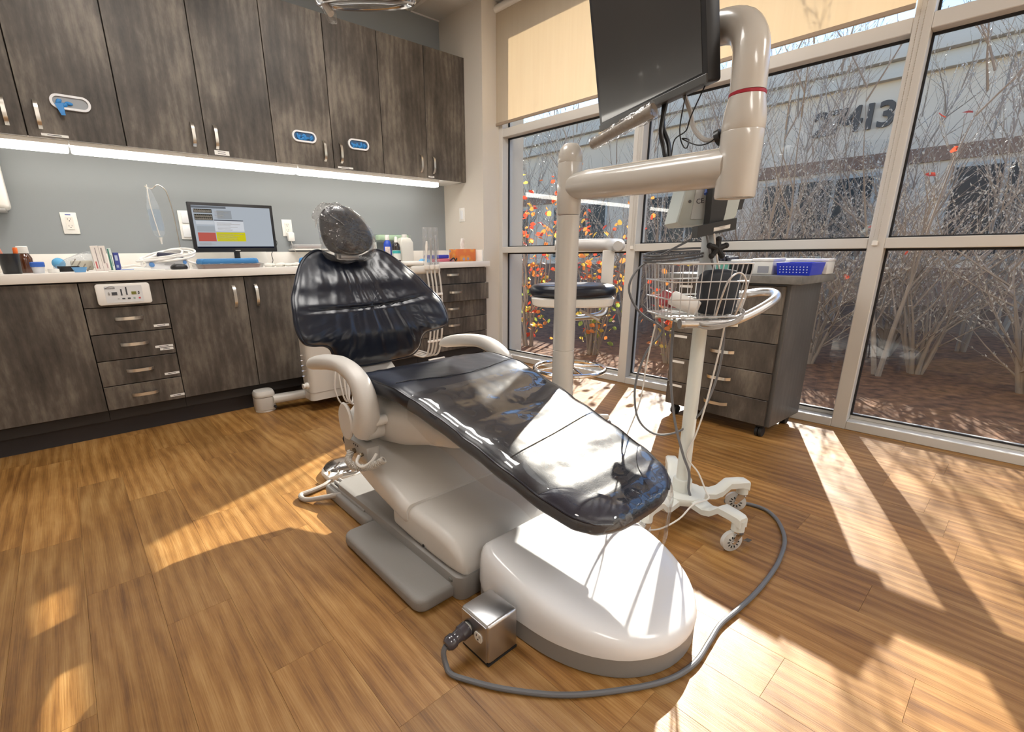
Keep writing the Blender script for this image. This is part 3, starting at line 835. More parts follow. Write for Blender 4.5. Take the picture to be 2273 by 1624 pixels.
ad_ = ob('adapter', G().box(1.378, 1.425, YB - .045, YB - .010, 1.09, 1.155, bev=.006), M_white, t)
ob('cord', G().tube([(1.40, YB - .03, 1.09), (1.41, YB - .04, 1.03), (1.45, YB - .06, .97), (1.50, YB - .10, .93), (1.56, YB - .14, .917)], .0028, 6, sub=6), M_wcable, ad_)
t = thing('wall_switch', 'white wall plate half hidden behind the computer monitor', 'switch', (.72, YB, 1.12))
ob('plate', G().box(.672, .748, YB - .008, YB, 1.10, 1.285, bev=.003), M_white, t)
ob('rocker', G().box(.685, .735, YB - .016, YB - .008, 1.115, 1.19, bev=.003).box(.690, .73, YB - .014, YB - .008, 1.205, 1.27, bev=.003), M_whiteg, t)
t = thing('wall_switch', 'white switch plate on the cream wall above the tissue box', 'switch', (XC, 3.62, 1.26))
ob('plate', G().box(XC - .006, XC, 3.58, 3.66, 1.262, 1.383, bev=.002), M_white, t)
ob('rocker', G().box(XC - .010, XC - .006, 3.602, 3.638, 1.285, 1.36, bev=.002), M_whiteg, t)
# towel dispenser at left edge
t = thing('paper_dispenser', 'white paper dispenser on the wall at the left edge', 'dispenser', (-.27, 3.83, 1.235))
ob('case', G().box(-.42, -.135, 3.73, YB, 1.245, 1.56, bev=.025, seg=4), M_white, t)
ob('lip', G().box(-.40, -.155, 3.735, YB, 1.236, 1.25, bev=.004), P('dispenser_grey', (.35, .34, .33), .5), t)
# ================================================================== DENTAL CHAIR
CX = 1.03
ch = thing('dental_chair', 'navy blue vinyl dental chair with beige base in the middle of the room', 'dental chair', (CX, 1.2, 0))
def interp(xs, ys, x):
    if x <= xs[0]: return ys[0]
    for i in range(len(xs) - 1):
        if x <= xs[i + 1]:
            t = (x - xs[i]) / (xs[i + 1] - xs[i])
            p0 = ys[max(i - 1, 0)]; p1 = ys[i]; p2 = ys[i + 1]; p3 = ys[min(i + 2, len(ys) - 1)]
            return p1 + (p2 - p1) * (t * t * (3 - 2 * t)) * .5 + (p2 - p1) * t * .5
    return ys[-1]
# --- seat cushion
SY = [.548, .560, .585, .625, .70, .82, .95, 1.10, 1.20, 1.30, 1.45, 1.58, 1.68, 1.76, 1.80]
SH = [.06, .135, .185, .217, .238, .250, .258, .270, .280, .292, .302, .295, .26, .20, .13]
SZ = [.352, .362, .374, .392, .420, .460, .500, .541, .569, .592, .600, .575, .53, .485, .46]
STh = [.03, .05, .062, .072, .080, .085, .088, .09, .092, .095, .10, .10, .09, .07, .05]
def seat_ring(y, grow=0.0, n=56):
    h = interp(SY, SH, y) + grow; z = interp(SY, SZ, y) + grow; th = interp(SY, STh, y) + 2 * grow
    zc = z - th / 2
    out = []
    for j in range(n):
        a = 2 * math.pi * j / n
        c, s_ = math.cos(a), math.sin(a)
        px = math.copysign(abs(c) ** .42, c); pz = math.copysign(abs(s_) ** .72, s_)
        x = h * px
        zz = zc + th / 2 * pz
        if s_ > 0:
            zz += -.010 * (1 - px * px) * (1 if y > .75 else max(0, (y - .55) / .2))
            if y > 1.0: zz += .010 * abs(px) ** 6 - .004
            # soft gathers near the hip
            zz += .0016 * math.sin(px * 31 + y * 9) * max(0, min(1, (y - 1.15) * 5)) * (1 - abs(px) ** 4)
        out.append((CX + x, y, zz))
    return out
def dense(a, b, n): return [a + (b - a) * i / n for i in range(n + 1)]
ys = dense(.548, .63, 10) + dense(.65, 1.80, 70)
ob('seat_cushion', G().loft([seat_ring(y) for y in ys]), M_vinyl, ch, label='navy blue vinyl seat and leg rest', smooth=60)
def seat_top(u, y, off=.002):
    """u in -1..1 across"""
    rg = seat_ring(y, off, 112)
    xs_ = CX + u * (interp(SY, SH, y) + off)
    best = min([p for p in rg[:57]], key=lambda p: abs(p[0] - xs_) - p[2] * .001)
    return Vector((xs_, y, best[2]))
# piping round the seat edge
for sgn in (0, 1):
    pts = []
    for y in dense(.56, 1.78, 60):
        rg = seat_ring(y, .0015); k = 3 if sgn == 0 else 25
        pts.append(rg[k])
    ob('piping', G().tube(pts, .0032, 6), M_vinyl, ch)
for yy, a, b in ((.865, -.86, .86), (1.28, -.9, .93)):
    pts = [seat_top(u, yy + (.05 * (u * u) if yy > 1 else .03 * u), .0012) for u in dense(a, b, 24)]
    sm = ob('seam', G().tube(pts, .0016, 5), M_blackm, ch)
    st = G()
    for i in range(len(pts) - 1):
        for q in (.25, .75):
            p = pts[i].lerp(pts[i + 1], q) + Vector((0, -.005, .0012)); d = (pts[i + 1] - pts[i]).normalized() * .0028
            st.tube([p - d, p + d], .0006, 4)
    ob('stitching', st, P('thread', (.03, .035, .06), .6), sm)
# navy corner patch of the toe
def toe_patch(s):
    g = G()
    rows = []
    for i in range(13):
        v = i / 12
        y = .562 + .15 * v
        u1 = .97
        u0 = .97 - .62 * math.sin(math.pi * min(1, (1 - v)) / 2) ** .7 - .02
        rows.append([seat_top(s * (u0 + (u1 - u0) * j / 12), y, .0022) for j in range(13)])
    vs = [p for r_ in rows for p in r_]
    g.add(vs, [(i * 13 + j, i * 13 + j + 1, (i + 1) * 13 + j + 1, (i + 1) * 13 + j) for i in range(12) for j in range(12)])
    ob('toe_patch', g, M_vinyl2, ch, label='dark blue vinyl toe corner', smooth=80)
toe_patch(-1); toe_patch(1)
# clear protective sheet over the leg rest
def sheet_rows():
    g = G(); nx = 46; rows = []
    rnd = random.Random(4)
    ysh = dense(.575, 1.22, 60)
    for i, y in enumerate(ysh):
        row = []
        h = interp(SY, SH, y)
        for j in range(nx + 1):
            u = -1.16 + 2.32 * j / nx
            if abs(u) <= .95:
                p = seat_top(u, y, .005)
                p.z += .0030 * noise.noise(Vector((p.x * 9, p.y * 7, 1))) + .002
            else:
                k = (abs(u) - .95) / .21
                e = seat_top(math.copysign(.95, u), y, .005)
                e.x += math.copysign(1, u) * (.017 * math.sin(min(k, .5) * math.pi) + .006 * noise.noise(Vector((y * 14, k * 2, u))) * k)
                e.z -= k * (.085 + .03 * noise.noise(Vector((y * 6, 3, u))))
                p = e
            row.append(p)
        rows.append(row)
    # drape over the toe
    for q in range(1, 7):
        row = []
        for j in range(nx + 1):
            b = rows[0][j].copy() if q == 1 else base0[j].copy()
            if q == 1:
                base0 = [p.copy() for p in rows[0]]
                b = base0[j].copy()
            u = -1 + 2 * j / nx
            fr = 1 - abs(u) ** 4
            b.y -= (.034 * min(q, 3) / 3) * fr + .004
            b.x = CX + (b.x - CX) * (1 - .03 * q * abs(u))
            b.z -= .004 * q * q + .004 * noise.noise(Vector((j * .3, q * .4, 9)))
            row.append(b)
        rows.insert(0, row)
    k = len(rows)
    vs = [p for r_ in rows for p in r_]
    g.add(vs, [(i * (nx + 1) + j, i * (nx + 1) + j + 1, (i + 1) * (nx + 1) + j + 1, (i + 1) * (nx + 1) + j) for i in range(k - 1) for j in range(nx)])
    return g
ob('plastic_sheet', sheet_rows(), M_toefilm, ch, label='clear wrinkled plastic cover over the leg rest', smooth=80)

# --- backrest
OUT = [(.896, 1.004), (.962, .978), (1.035, .971), (1.11, .978), (1.176, 1.004), (1.225, .992), (1.268, .960), (1.306, .912), (1.345, .853), (1.382, .790), (1.402, .735), (1.402, .683), (1.388, .650), (1.345, .634), (1.292, .625), (1.262, .603), (1.243, .552), (1.204, .517), (1.123, .507), (1.03, .503), (.937, .507), (.861, .517), (.822, .552), (.803, .603), (.773, .625), (.72, .634), (.685, .650), (.671, .683), (.671, .735), (.686, .800), (.718, .857), (.757, .910), (.803, .958), (.848, .990)]
def fback(z):
    return interp([.45, .55, .65, .75, .85, .98, 1.2], [1.935, 1.905, 1.905, 1.95, 2.02, 2.13, 2.25], z)
cb_ = Vector((1.035, .77))
on, _ = smooth_path([Vector((a, 0, b)) for a, b in OUT], [1] * len(OUT), 6, True)
NB = len(on)
def back_pt(j, t, side):
    o = on[j]
    x = cb_.x + (o.x - cb_.x) * t; z = cb_.y + (o.z - cb_.y) * t
    th = .040 * max(0, 1 - t ** 5) ** .5 * 1.0
    wing = -.05 * ((x - cb_.x) / .36) ** 2          # side wings come forward
    y = fback(z) + wing + .02
    # vertical gathers of the upholstery
    ang = math.atan2(x - 1.03, 1.35 - z)
    w1 = noise.noise(Vector((ang * 9.5, z * 1.6, 0))); w2 = noise.noise(Vector((ang * 21 + z * 2.5, z * 2.2, 7)))
    fold = (.013 * (abs(w1) ** .7) + .008 * (abs(w2) ** .8) - .006) * (1 - t ** 10)
    fold += .006 * max(0, t - .55) * math.sin(j * .9) * (1 - t ** 6)      # small puckers near the welt
    seamz = .762 + .030 * ((x - 1.0) / .3) ** 2 * (1 if x > 1 else .3)
    fold += .012 * math.exp(-((z - seamz) / .009) ** 2) * (1 - t ** 6)
    return (x, y - th + fold, z) if side < 0 else (x, y + th * .6, z)
tl_ = [.02 + .03 * q for q in range(29)] + [.885, .905, .925, .945, .96, .975, .987, .995, 1.0]
g = G()
rings = [[back_pt(j, t, -1) for j in range(NB)] for t in tl_] + [[back_pt(j, t, 1) for j in range(NB)] for t in tl_[::-1]]
g.loft(rings)
ob('backrest', g, M_vinyl, ch, label='navy blue vinyl backrest with shoulder wings', smooth=70)
ob('backrest_piping', G().tube([Vector(back_pt(j, 1.0, -1)) for j in range(NB)], .0075, 8, closed=True), M_vinyl, ch)
sp = []
for x in dense(.69, 1.37, 30):
    z = .762 + .030 * ((x - 1.0) / .3) ** 2 * (1 if x > 1 else .3)
    y = fback(z) - .05 * ((x - cb_.x) / .36) ** 2 + .02 - .035
    t = abs(x - cb_.x) / .36
    sp.append(Vector((x, y + .033 * t ** 6 + .0045, z)))
ob('backrest_seam', G().tube(sp, .0018, 5), M_blackm, ch)
ob('backrest_shell', G().loft([[(cb_.x + (o.x - cb_.x) * s_, fback(cb_.y + (o.z - cb_.y) * s_) - .05 * (((o.x - cb_.x) * s_) / .36) ** 2 + .02 + d, cb_.y + (o.z - cb_.y) * s_) for o in on] for s_, d in ((.93, .03), (.92, .05), (.8, .07), (.4, .075))]), M_beige, ch, smooth=60)
# spine bracket behind
ob('back_bracket', G().loft([[(CX + a * w, y + b * .05, z) for a, b in ((-1, -1), (1, -1), (1, 1), (-1, 1))] for y, z, w in ((1.72, .36, .12), (1.90, .40, .10), (2.03, .52, .08), (2.07, .75, .06), (2.185, .93, .05))]), M_beige, ch, smooth=60)
# --- headrest
hx, hy, hz = 1.02, 2.105, 1.092
HOUT0 = [(.903, 1.15), (.931, 1.183), (.969, 1.196), (1.012, 1.194), (1.062, 1.172), (1.105, 1.134), (1.132, 1.093), (1.142, 1.051), (1.131, 1.019), (1.107, 1.001), (1.051, .990), (.966, .990), (.922, 1.008), (.902, 1.05), (.897, 1.10)]
HOUT = [(p.x - hx, p.z - hz) for p in smooth_path([Vector((a, 0, b)) for a, b in HOUT0], [1] * 15, 4, True)[0]]
hr = []
for i in range(15):
    a = -math.pi / 2 + math.pi * i / 14
    k = max(.02, math.cos(a)) ** .6
    y = hy + .045 * math.sin(a)
    hr.append([(hx + px * k, y + .18 * (hz + pz * k - 1.05) * .5, hz + pz * k) for px, pz in HOUT])
ob('headrest', G().loft(hr), M_vinyl, ch, label='navy vinyl headrest pad', smooth=70)
ob('headrest_strap', G().tube([(hx + .1 * math.cos(R(a)), hy - .038, hz - .03 + .075 * math.sin(R(a))) for a in range(200, 341, 10)], .006, 6), M_blackm, ch)
ob('headrest_bar', G().box(hx - .055, hx + .055, 2.12, 2.145, .93, 1.02, bev=.006).box(hx - .045, hx + .045, 2.095, 2.12, .968, .99, bev=.004), P('bar_grey', (.45, .45, .46), .3, metal=.6), ch)
# wrinkled bag over the headrest
bag = []
for i in range(26):
    v = i / 25
    a = -math.pi / 2 * .98 + math.pi * .97 * v
    k = max(.03, math.cos(a)) ** .55
    rg = []
    for px, pz in HOUT:
        ang = math.atan2(pz, px)
        wv = .010 * noise.noise(Vector((px * 16 + pz * 16, v * 4, 2))) + .008 * noise.noise(Vector(((px + pz) * 40, (px - pz) * 7, v * 3)))
        x = hx + px * k * 1.07 + wv
        z = hz + pz * k * 1.07 + wv
        if pz < -.05: z -= .03 * (-(pz + .05) / .05); x += .03 * (px / .12) * (-(pz + .05) / .05)
        if px < -.06 and pz > .045: x -= .022; z += .004
        y = hy + .058 * math.sin(a) + .09 * (z - 1.05) + wv * .6
        rg.append((x, y, z))
    bag.append(rg)
ob('headrest_bag', G().loft(bag, cap=True), M_film, ch, label='clear crinkled plastic bag over the headrest', smooth=50)
ob('bag_tip', G().loft([[(.893, 2.10, 1.150), (.905, 2.10, 1.165), (.905, 2.104, 1.165), (.893, 2.104, 1.150)], [(.872, 2.09, 1.128), (.884, 2.09, 1.135), (.884, 2.093, 1.135), (.872, 2.093, 1.128)], [(.868, 2.09, 1.098), (.870, 2.09, 1.099), (.870, 2.092, 1.099), (.868, 2.092, 1.098)]]), M_film, ch)
# --- armrests
for s, lb in ((-1, 'left'), (1, 'right')):
    ax = CX + s * .33
    path = [(1.455, .395), (1.415, .46), (1.425, .535), (1.48, .585), (1.57, .607), (1.66, .603), (1.76, .588), (1.83, .572), (1.875, .556)]
    pp, rr = smooth_path([Vector((ax, y, z)) for y, z in path], [.052, .050, .042, .035, .032, .033, .034, .030, .012], 5)
    g = G()
    rings = []
    for i, p in enumerate(pp):
        tn = (pp[min(i + 1, len(pp) - 1)] - pp[max(i - 1, 0)]).normalized()
        nn = Vector((0, -tn.z, tn.y))
        rings.append([p + Vector((c * .030 * (rr[i] / .028) ** .5, 0, 0)) + nn * (rr[i] * .85 * sn) for c, sn in sup_ring(1, 1, 18, 2.6)])
    ar = ob('armrest', g.loft(rings), M_beige, ch, smooth=60)
    ob('pivot_disc', G().lathe([(.0001, -.006), (.064, -.006), (.069, 0), (.064, .006), (.0001, .008)], 28, T(ax + s * .040, 1.50, .425) @ RY(R(90)) @ Matrix.Diagonal((1, .72, 1, 1))), M_beige, ar)
    ob('arm_boss', G().lathe([(.045, 0), (.045, .07), (.03, .10)], 20, T(ax - s * .0, 1.45, .40) @ RY(R(-90 * s))), M_beige, ar)
    ob('arm_spacer', G().lathe([(.018, 0), (.018, .05)], 14, T(ax - s * .01, 1.40, .435) @ RY(R(-90 * s))), M_white, ar)
# --- shell below the seat
rg = []
for y, h, zt, zb in ((1.72, .06, .43, .36), (1.69, .17, .46, .32), (1.62, .24, .49, .285), (1.5, .272, .51, .285), (1.36, .272, .515, .315), (1.22, .255, .50, .36), (1.10, .225, .47, .385), (1.02, .18, .455, .405), (.98, .08, .44, .42)):
    rg.append([(CX + px, y, pz) for px, pz in sup_ring(h, (zt - zb) / 2, 40, 3.2, 0, (zt + zb) / 2)])
rg2 = []
ob('seat_shell', G().loft(rg), M_beige, ch, label='beige plastic shell under the seat', smooth=60)
ob('seat_pan', G().box(CX - .17, CX + .17, .72, 1.3, .40, .425, bev=.01, M=T(0, 1.0, .43) @ RX(R(16.5)) @ T(0, -1.0, -.43)), M_blackm, ch)
# --- lift covers and base
def cover(st, nm, lb):
    rings = []
    for y, x0, x1, zt, zb, r in st:
        rings.append([(px, y, pz) for px, pz in rrect(x0, x1, zb, zt, r, 5)])
    return ob(nm, G().loft(rings), M_beige, ch, label=lb, smooth=50)
cover([(1.74, .80, 1.26, .40, .30, .02), (1.68, .72, 1.34, .375, .245, .03), (1.55, .70, 1.36, .325, .20, .03), (1.40, .695, 1.365, .270, .165, .03), (1.30, .695, 1.365, .235, .145, .03), (1.215, .695, 1.365, .208, .130, .03), (1.20, .703, 1.357, .200, .135, .025)], 'upper_lift_cover', 'beige upper cover of the chair lift')
cover([(1.30, .712, 1.348, .212, .075, .03), (1.19, .708, 1.352, .188, .072, .03), (1.06, .708, 1.352, .186, .070, .03), (.99, .709, 1.351, .176, .070, .03), (.955, .712, 1.348, .158, .070, .03), (.935, .720, 1.34, .128, .072, .02), (.928, .735, 1.325, .105, .075, .01)], 'lower_lift_cover', 'beige lower cover of the chair lift')
ob('screw_hole', G().lathe([(.0001, 0), (.005, 0), (.005, .002)], 12, T(.707, 1.115, .095) @ RY(R(-90))), M_blackm, ch)
gb = G()
gb.prism(rrect(.70, 1.36, .922, 1.75, .03, 5), 0, .078, bev=.006)
gb.prism(rrect(.578, .80, .955, 1.44, .035, 5), 0, .046, bev=.014, seg=3)
gb.prism(rrect(1.26, 1.482, .955, 1.44, .035, 5), 0, .046, bev=.014, seg=3)
gb.prism(rrect(.675, 1.385, 1.44, 1.82, .02, 4), 0, .05, bev=.012, seg=3)
ob('base_plate', gb, M_grey, ch, label='grey cast base plate with side foot', smooth=40)
ob('base_ribs', G().tube([(.70, 1.50, .052), (.70, 1.80, .052)], .006, 8).tube([(.716, 1.50, .058), (.716, 1.80, .058)], .006, 8).tube([(.735, 1.47, .062), (.735, 1.80, .062)], .007, 8), M_grey, ch)
ob('base_bolt', G().lathe([(.0001, .003), (.006, .003), (.008, 0), (.0095, 0), (.0095, -.002)], 14, T(.699, .965, .06) @ RY(R(-90))), P('bolt_grey', (.2, .2, .19), .4, metal=.5), ch)
# pump box in front
pl = [(.765, .905), (.742, .86), (.735, .78), (.738, .68), (.752, .60), (.787, .52), (.842, .455), (.918, .412), (1.0, .398)]
plan, _ = smooth_path([Vector((a, b, 0)) for a, b in pl] + [Vector((2.0 - a, b, 0)) for a, b in pl[-2::-1]], [1] * 17, 3)
def boxring(s, z, slope=0.0, dz=0.0):
    return [(1.0 + (p.x - 1.0) * s, .66 + (p.y - .66) * s, z + slope * (p.y - .62) * s + dz) for p in plan]
pb = thing('pump_box', 'white rounded chair pump box on a grey skirt in the foreground', 'pump box', (1.0, .66, 0))
ob('skirt', G().loft([boxring(.985, 0), boxring(1.0, .004), boxring(1.0, .055)]), M_grey, pb, smooth=40)
ob('cover', G().loft([boxring(1.006, .056), boxring(1.008, .065), boxring(1.003, .09, .10), boxring(.994, .107, .15), boxring(.975, .122, .18), boxring(.948, .132, .195), boxring(.905, .138, .20), boxring(.8, .1415, .2), boxring(.5, .144, .2), boxring(.05, .145, .2)]), M_whiteg, pb, smooth=60)
ob('hose_grommet', G().lathe([(.026, 0), (.03, .006), (.024, .016), (.0001, .018)], 18, T(.80, .905, .14) @ RX(R(75))), M_blackm, pb)
# metal power box
px_ = thing('power_box', 'brushed metal floor outlet box beside the pump box', 'outlet box', (.66, .755, 0))
ob('case', G().box(.612, .715, .70, .805, .006, .122, bev=.009, seg=3), M_steel, px_)
ob('foot_gasket', G().box(.614, .713, .702, .803, 0, .007), M_blackm, px_, smooth=0)
fc = ob('face_plate', G().box(.6105, .6125, .706, .799, .012, .116), M_steel, px_, smooth=0)
def rcp(y, z):
    r_ = ob('receptacle', G().prism([(y + .0145 * math.cos(R(a)), z + max(-.0125, min(.0125, .0165 * math.sin(R(a))))) for a in range(0, 360, 15)], .6085, .6105, M=AX['x']), P('outlet_face', (.72, .69, .63), .4), fc, smooth=0)
    s_ = G().box(.6078, .6086, y - .0065, y - .0045, z + .001, z + .008).box(.6078, .6086, y + .0045, y + .0065, z + .001, z + .008).lathe([(.0024, 0), (.0024, .0007)], 8, T(.6086, y, z - .006) @ RY(R(-90)))
    ob('slots', s_, M_ink, r_, smooth=0)
rcp(.734, .072); rcp(.775, .072)
# power cord with plug
t = thing('extension_lead', 'grey power cord with clear dark plug snaking round the pump box', 'cord', (.6, .5, 0))
M_plug = P('plug_smoky', (.05, .045, .055), .15, coat=.4)
ob('plug', G().lathe([(.0001, 0), (.020, 0), (.020, .022), (.0165, .026), (.015, .040), (.0185, .046), (.0185, .060), (.013, .068), (.007, .070)], 20, T(.608, .775, .072) @ RY(R(-100))), M_plug, t)
cp = [(.540, .776, .060), (.532, .775, .045), (.530, .765, .022), (.528, .745, .010), (.545, .71, .0075), (.60, .625, .0075), (.69, .525, .0075), (.80, .445, .0075), (.905, .388, .0075), (.998, .368, .0075), (1.09, .374, .0075), (1.175, .381, .0075), (1.28, .372, .0075), (1.39, .366, .0075), (1.51, .368, .0075), (1.61, .377, .0075), (1.72, .398, .0075), (1.80, .430, .0075), (1.87, .475, .0075), (1.91, .53, .0075), (1.90, .60, .0075), (1.86, .66, .0075)]
ob('cable', G().tube(cp, .0068, 10, sub=6), M_rubber, t)
# foot control
fc_ = thing('foot_control', 'chrome round foot control pedal on the floor beside the chair', 'foot pedal', (.83, 1.98, 0))
fx, fy = .845, 1.985
ob('base_disc', G().lathe([(.105, 0), (.108, .006), (.104, .016), (.095, .020), (.0001, .020)], 36, T(fx, fy, 0)), M_white, fc_)
ob('pedal', G().lathe([(.094, .022), (.096, .028), (.088, .036), (.05, .046), (.0001, .050)], 36, T(fx, fy, 0)), M_chrome, fc_)
hd = ob('housing', G().box(fx - .115, fx - .045, fy - .085, fy - .015, .003, .034, bev=.008), M_white, fc_)
ob('toggle', G().tube([(fx - .10, fy - .06, .034), (fx - .10, fy - .06, .052)], .006, 8).tube([(fx - .06, fy - .07, .034), (fx - .062, fy - .08, .055)], .006, 8).tube([(fx - .07, fy - .04, .046), (fx - .03, fy - .015, .058)], .004, 8), M_chrome, hd)
hp = [(fx - .10, fy - .075, .016), (.70, 1.885, .012), (.635, 1.872, .012), (.592, 1.868, .012), (.583, 1.835, .012), (.60, 1.80, .014), (.65, 1.745, .03), (.72, 1.68, .05), (.78, 1.63, .062), (.84, 1.60, .066)]
ob('hose', G().tube(hp, .0105, 10, sub=6), P('hose_grey', (.36, .33, .30), .4), fc_)
# connection block with coiled hose
ob('connection_block', G().box(.672, .722, 1.385, 1.565, .285, .352, bev=.006), P('block_grey', (.44, .43, .41), .4, metal=.4), ch)
kb = G()
for (y, z, r_, l_) in ((1.56, .325, .016, .03),):
    kb.lathe([(r_, 0), (r_ * 1.1, .008), (r_ * .7, l_)], 14, T(.69, y, z) @ RX(R(-90)))
ob('block_knob', kb, M_blackm, ch)
ob('block_ports', G().lathe([(.009, 0), (.010, .012), (.007, .016)], 14, T(.672, 1.475, .318) @ RY(R(-90))).lathe([(.006, 0), (.007, .010), (.005, .014)], 14, T(.672, 1.415, .322) @ RY(R(-90))), P('brass_dull', (.28, .22, .15), .35, metal=1), ch)
ob('block_dots', G().lathe([(.003, 0), (.003, .0008)], 8, T(.6715, 1.48, .342) @ RY(R(-90))).lathe([(.003, 0), (.003, .0008)], 8, T(.6715, 1.465, .342) @ RY(R(-90))).lathe([(.003, 0), (.003, .0008)], 8, T(.6715, 1.45, .342) @ RY(R(-90))), M_ink, ch)
coil = []
cpth, _ = smooth_path([Vector(p) for p in ((.655, 1.475, .318), (.635, 1.455, .295), (.638, 1.41, .288), (.655, 1.365, .295), (.672, 1.325, .315), (.690, 1.30, .335))], [1] * 6, 40)
for i, p in enumerate(cpth):
    a = i * .95
    tn = (cpth[min(i + 1, len(cpth) - 1)] - cpth[max(0, i - 1)]).normalized(); u = tn.orthogonal().normalized(); w = tn.cross(u)
    coil.append(p + (u * math.cos(a) + w * math.sin(a)) * .0105)
ob('coiled_hose', G().tube(coil, .0032, 6), P('hose_pale', (.50, .47, .43), .4), ch)
ob('short_hose', G().tube([(.658, 1.415, .322), (.640, 1.40, .305), (.645, 1.365, .300), (.668, 1.345, .320), (.69, 1.35, .34)], .006, 8, sub=5), M_wcable, ch)
# ================================================================== MONITOR ARM
PX, PY = 1.42, 1.16
ma = thing('monitor_arm', 'tall cream enamel post with jointed arm carrying the black screen', 'monitor arm', (PX, PY, 0))
ob('post', G().lathe([(.055, 0), (.055, .02), (.041, .03), (.041, .62), (.0395, .622), (.041, .624), (.041, 1.11)], 32, T(PX, PY, 0)), M_cream, ma)
ob('post_cap', G().lathe([(.0405, 1.112), (.0425, 1.116), (.0425, 1.28), (.0415, 1.282), (.0425, 1.284), (.042, 1.305), (.036, 1.328), (.024, 1.342), (.0001, 1.348)], 32, T(PX, PY, 0)), M_cream, ma)
EX, EY = 1.383, .575
ob('arm', G().tube([(PX, PY - .02, 1.205), (PX - .006, PY - .09, 1.204), (EX + .006, EY + .08, 1.196), (EX, EY + .02, 1.195)], [.042, .047, .049, .049], 28), M_cream, ma)
ob('post_bracket', G().box(1.33, 1.44, 1.10, 1.22, .09, .19, bev=.01), M_beige, ma)
ob('elbow', G().lathe([(.044, 1.118), (.047, 1.116), (.049, 1.122), (.050, 1.24), (.0505, 1.272), (.0495, 1.274), (.0505, 1.276), (.0505, 1.30), (.048, 1.32), (.043, 1.345), (.041, 1.355)], 32, T(EX, EY, 0)), M_cream, ma)
ob('red_band', G().lathe([(.0415, 1.353), (.0425, 1.354), (.0425, 1.360), (.0415, 1.361)], 32, T(EX, EY, 0)), P('red_ring', (.38, .01, .03), .4), ma, label='thin red ring')
# monitor frame: bottom edge from A (near) to B (far)
A = Vector((1.332, .654, 1.394)); B = Vector((1.553, 1.136, 1.394))
ev = (B - A).normalized(); nv = Vector((-ev.y, ev.x, 0)).normalized()      # nv faces the patient side
tilt = R(10)
uv = nv * math.sin(tilt) + Vector((0, 0, 1)) * math.cos(tilt)
nf = nv * math.cos(tilt) - Vector((0, 0, 1)) * math.sin(tilt)
wd = (B - A).length; ht = .41
MM = Matrix.Identity(4)
for i in range(3):
    MM[i][0] = -ev[i]; MM[i][1] = uv[i]; MM[i][2] = nf[i]; MM[i][3] = B[i]
# local: x from far(B) to near(A), y up, z toward viewer of the screen
cback = MM @ Vector((wd / 2, ht * .42, -.05))
gp = [Vector((EX, EY, 1.362)), Vector((EX + .001, EY + .002, 1.42)), Vector((EX + .012, EY + .012, 1.475)), Vector((EX + .035, EY + .045, 1.522)), Vector((EX + .062, EY + .105, 1.548)), Vector((EX + .085, EY + .19, 1.556)), Vector((EX + .098, EY + .27, 1.555)), cback + Vector((.03, -.01, 0)), cback]
ob('gooseneck', G().tube(gp, [.041, .0415, .0415, .0415, .041, .040, .039, .038, .037], 26, sub=4), M_cream, ma)
mo = thing('flat_screen', 'large black flat screen tilted on the arm above the chair', 'monitor', tuple(MM @ Vector((wd / 2, 0, 0))))
ob('case', G().prism(rrect(0, wd, 0, ht, .008, 4), -.040, 0, M=MM, bev=.003), M_black, mo)
M_scr = P('screen_off', (.030, .027, .026), .30, spec=.6, coat=.5)
ob('screen', G().box(.018, wd - .018, .026, ht - .016, -.001, .0012, M=MM), M_scr, mo, smooth=0)
ob('chin', G().box(.0, wd, .0, .020, -.001, .004, bev=.001, seg=1, M=MM), P('bezel_grey', (.05, .048, .046), .3), mo)
ob('vent_box', G().box(wd * .2, wd * .8, ht * .2, ht * .85, -.06, -.038, bev=.006, M=MM), M_black, mo)
# cables hanging under the screen
ob('cable', G().tube([MM @ Vector((wd * .62, .01, -.03)), (1.43, .83, 1.33), (1.42, .81, 1.275), (1.425, .80, 1.235), (1.44, .80, 1.24), (1.445, .81, 1.29), (1.44, .83, 1.34), MM @ Vector((wd * .60, .01, -.03))], .0065, 8, sub=6), M_black, mo)
ob('cable', G().tube([MM @ Vector((wd * .93, .01, -.03)), (1.352, .70, 1.33), (1.37, .72, 1.30), (1.405, .77, 1.29), (1.43, .79, 1.25), (1.43, .80, 1.21), (1.42, .79, 1.205), (1.418, .78, 1.22), (1.44, .80, 1.235), (1.47, .83, 1.225)], .0018, 6, sub=6), M_black, mo)
ob('cable', G().tube([MM @ Vector((wd * .78, .01, -.03)), (1.41, .76, 1.33), (1.40, .75, 1.29), (1.395, .735, 1.265), (1.385, .72, 1.26), (1.39, .72, 1.28), (1.41, .75, 1.29), (1.40, .70, 1.265), (1.385, .66, 1.262), (1.375, .63, 1.275)], .0018, 6, sub=6), M_black, mo)
ob('cable', G().tube([MM @ Vector((wd * .74, .012, -.035)), (1.42, .74, 1.36), (1.415, .72, 1.31), (1.40, .68, 1.275), (1.385, .64, 1.268), (1.375, .61, 1.275)], .006, 8, sub=6), P('hose_pale2', (.42, .40, .38), .4), mo)
ob('cable_clip', G().lathe([(.016, -.006), (.020, -.006), (.020, .006), (.016, .006)], 18, T(1.372, .628, 1.268) @ RX(R(70)) @ RZ(.3)), M_black, mo)
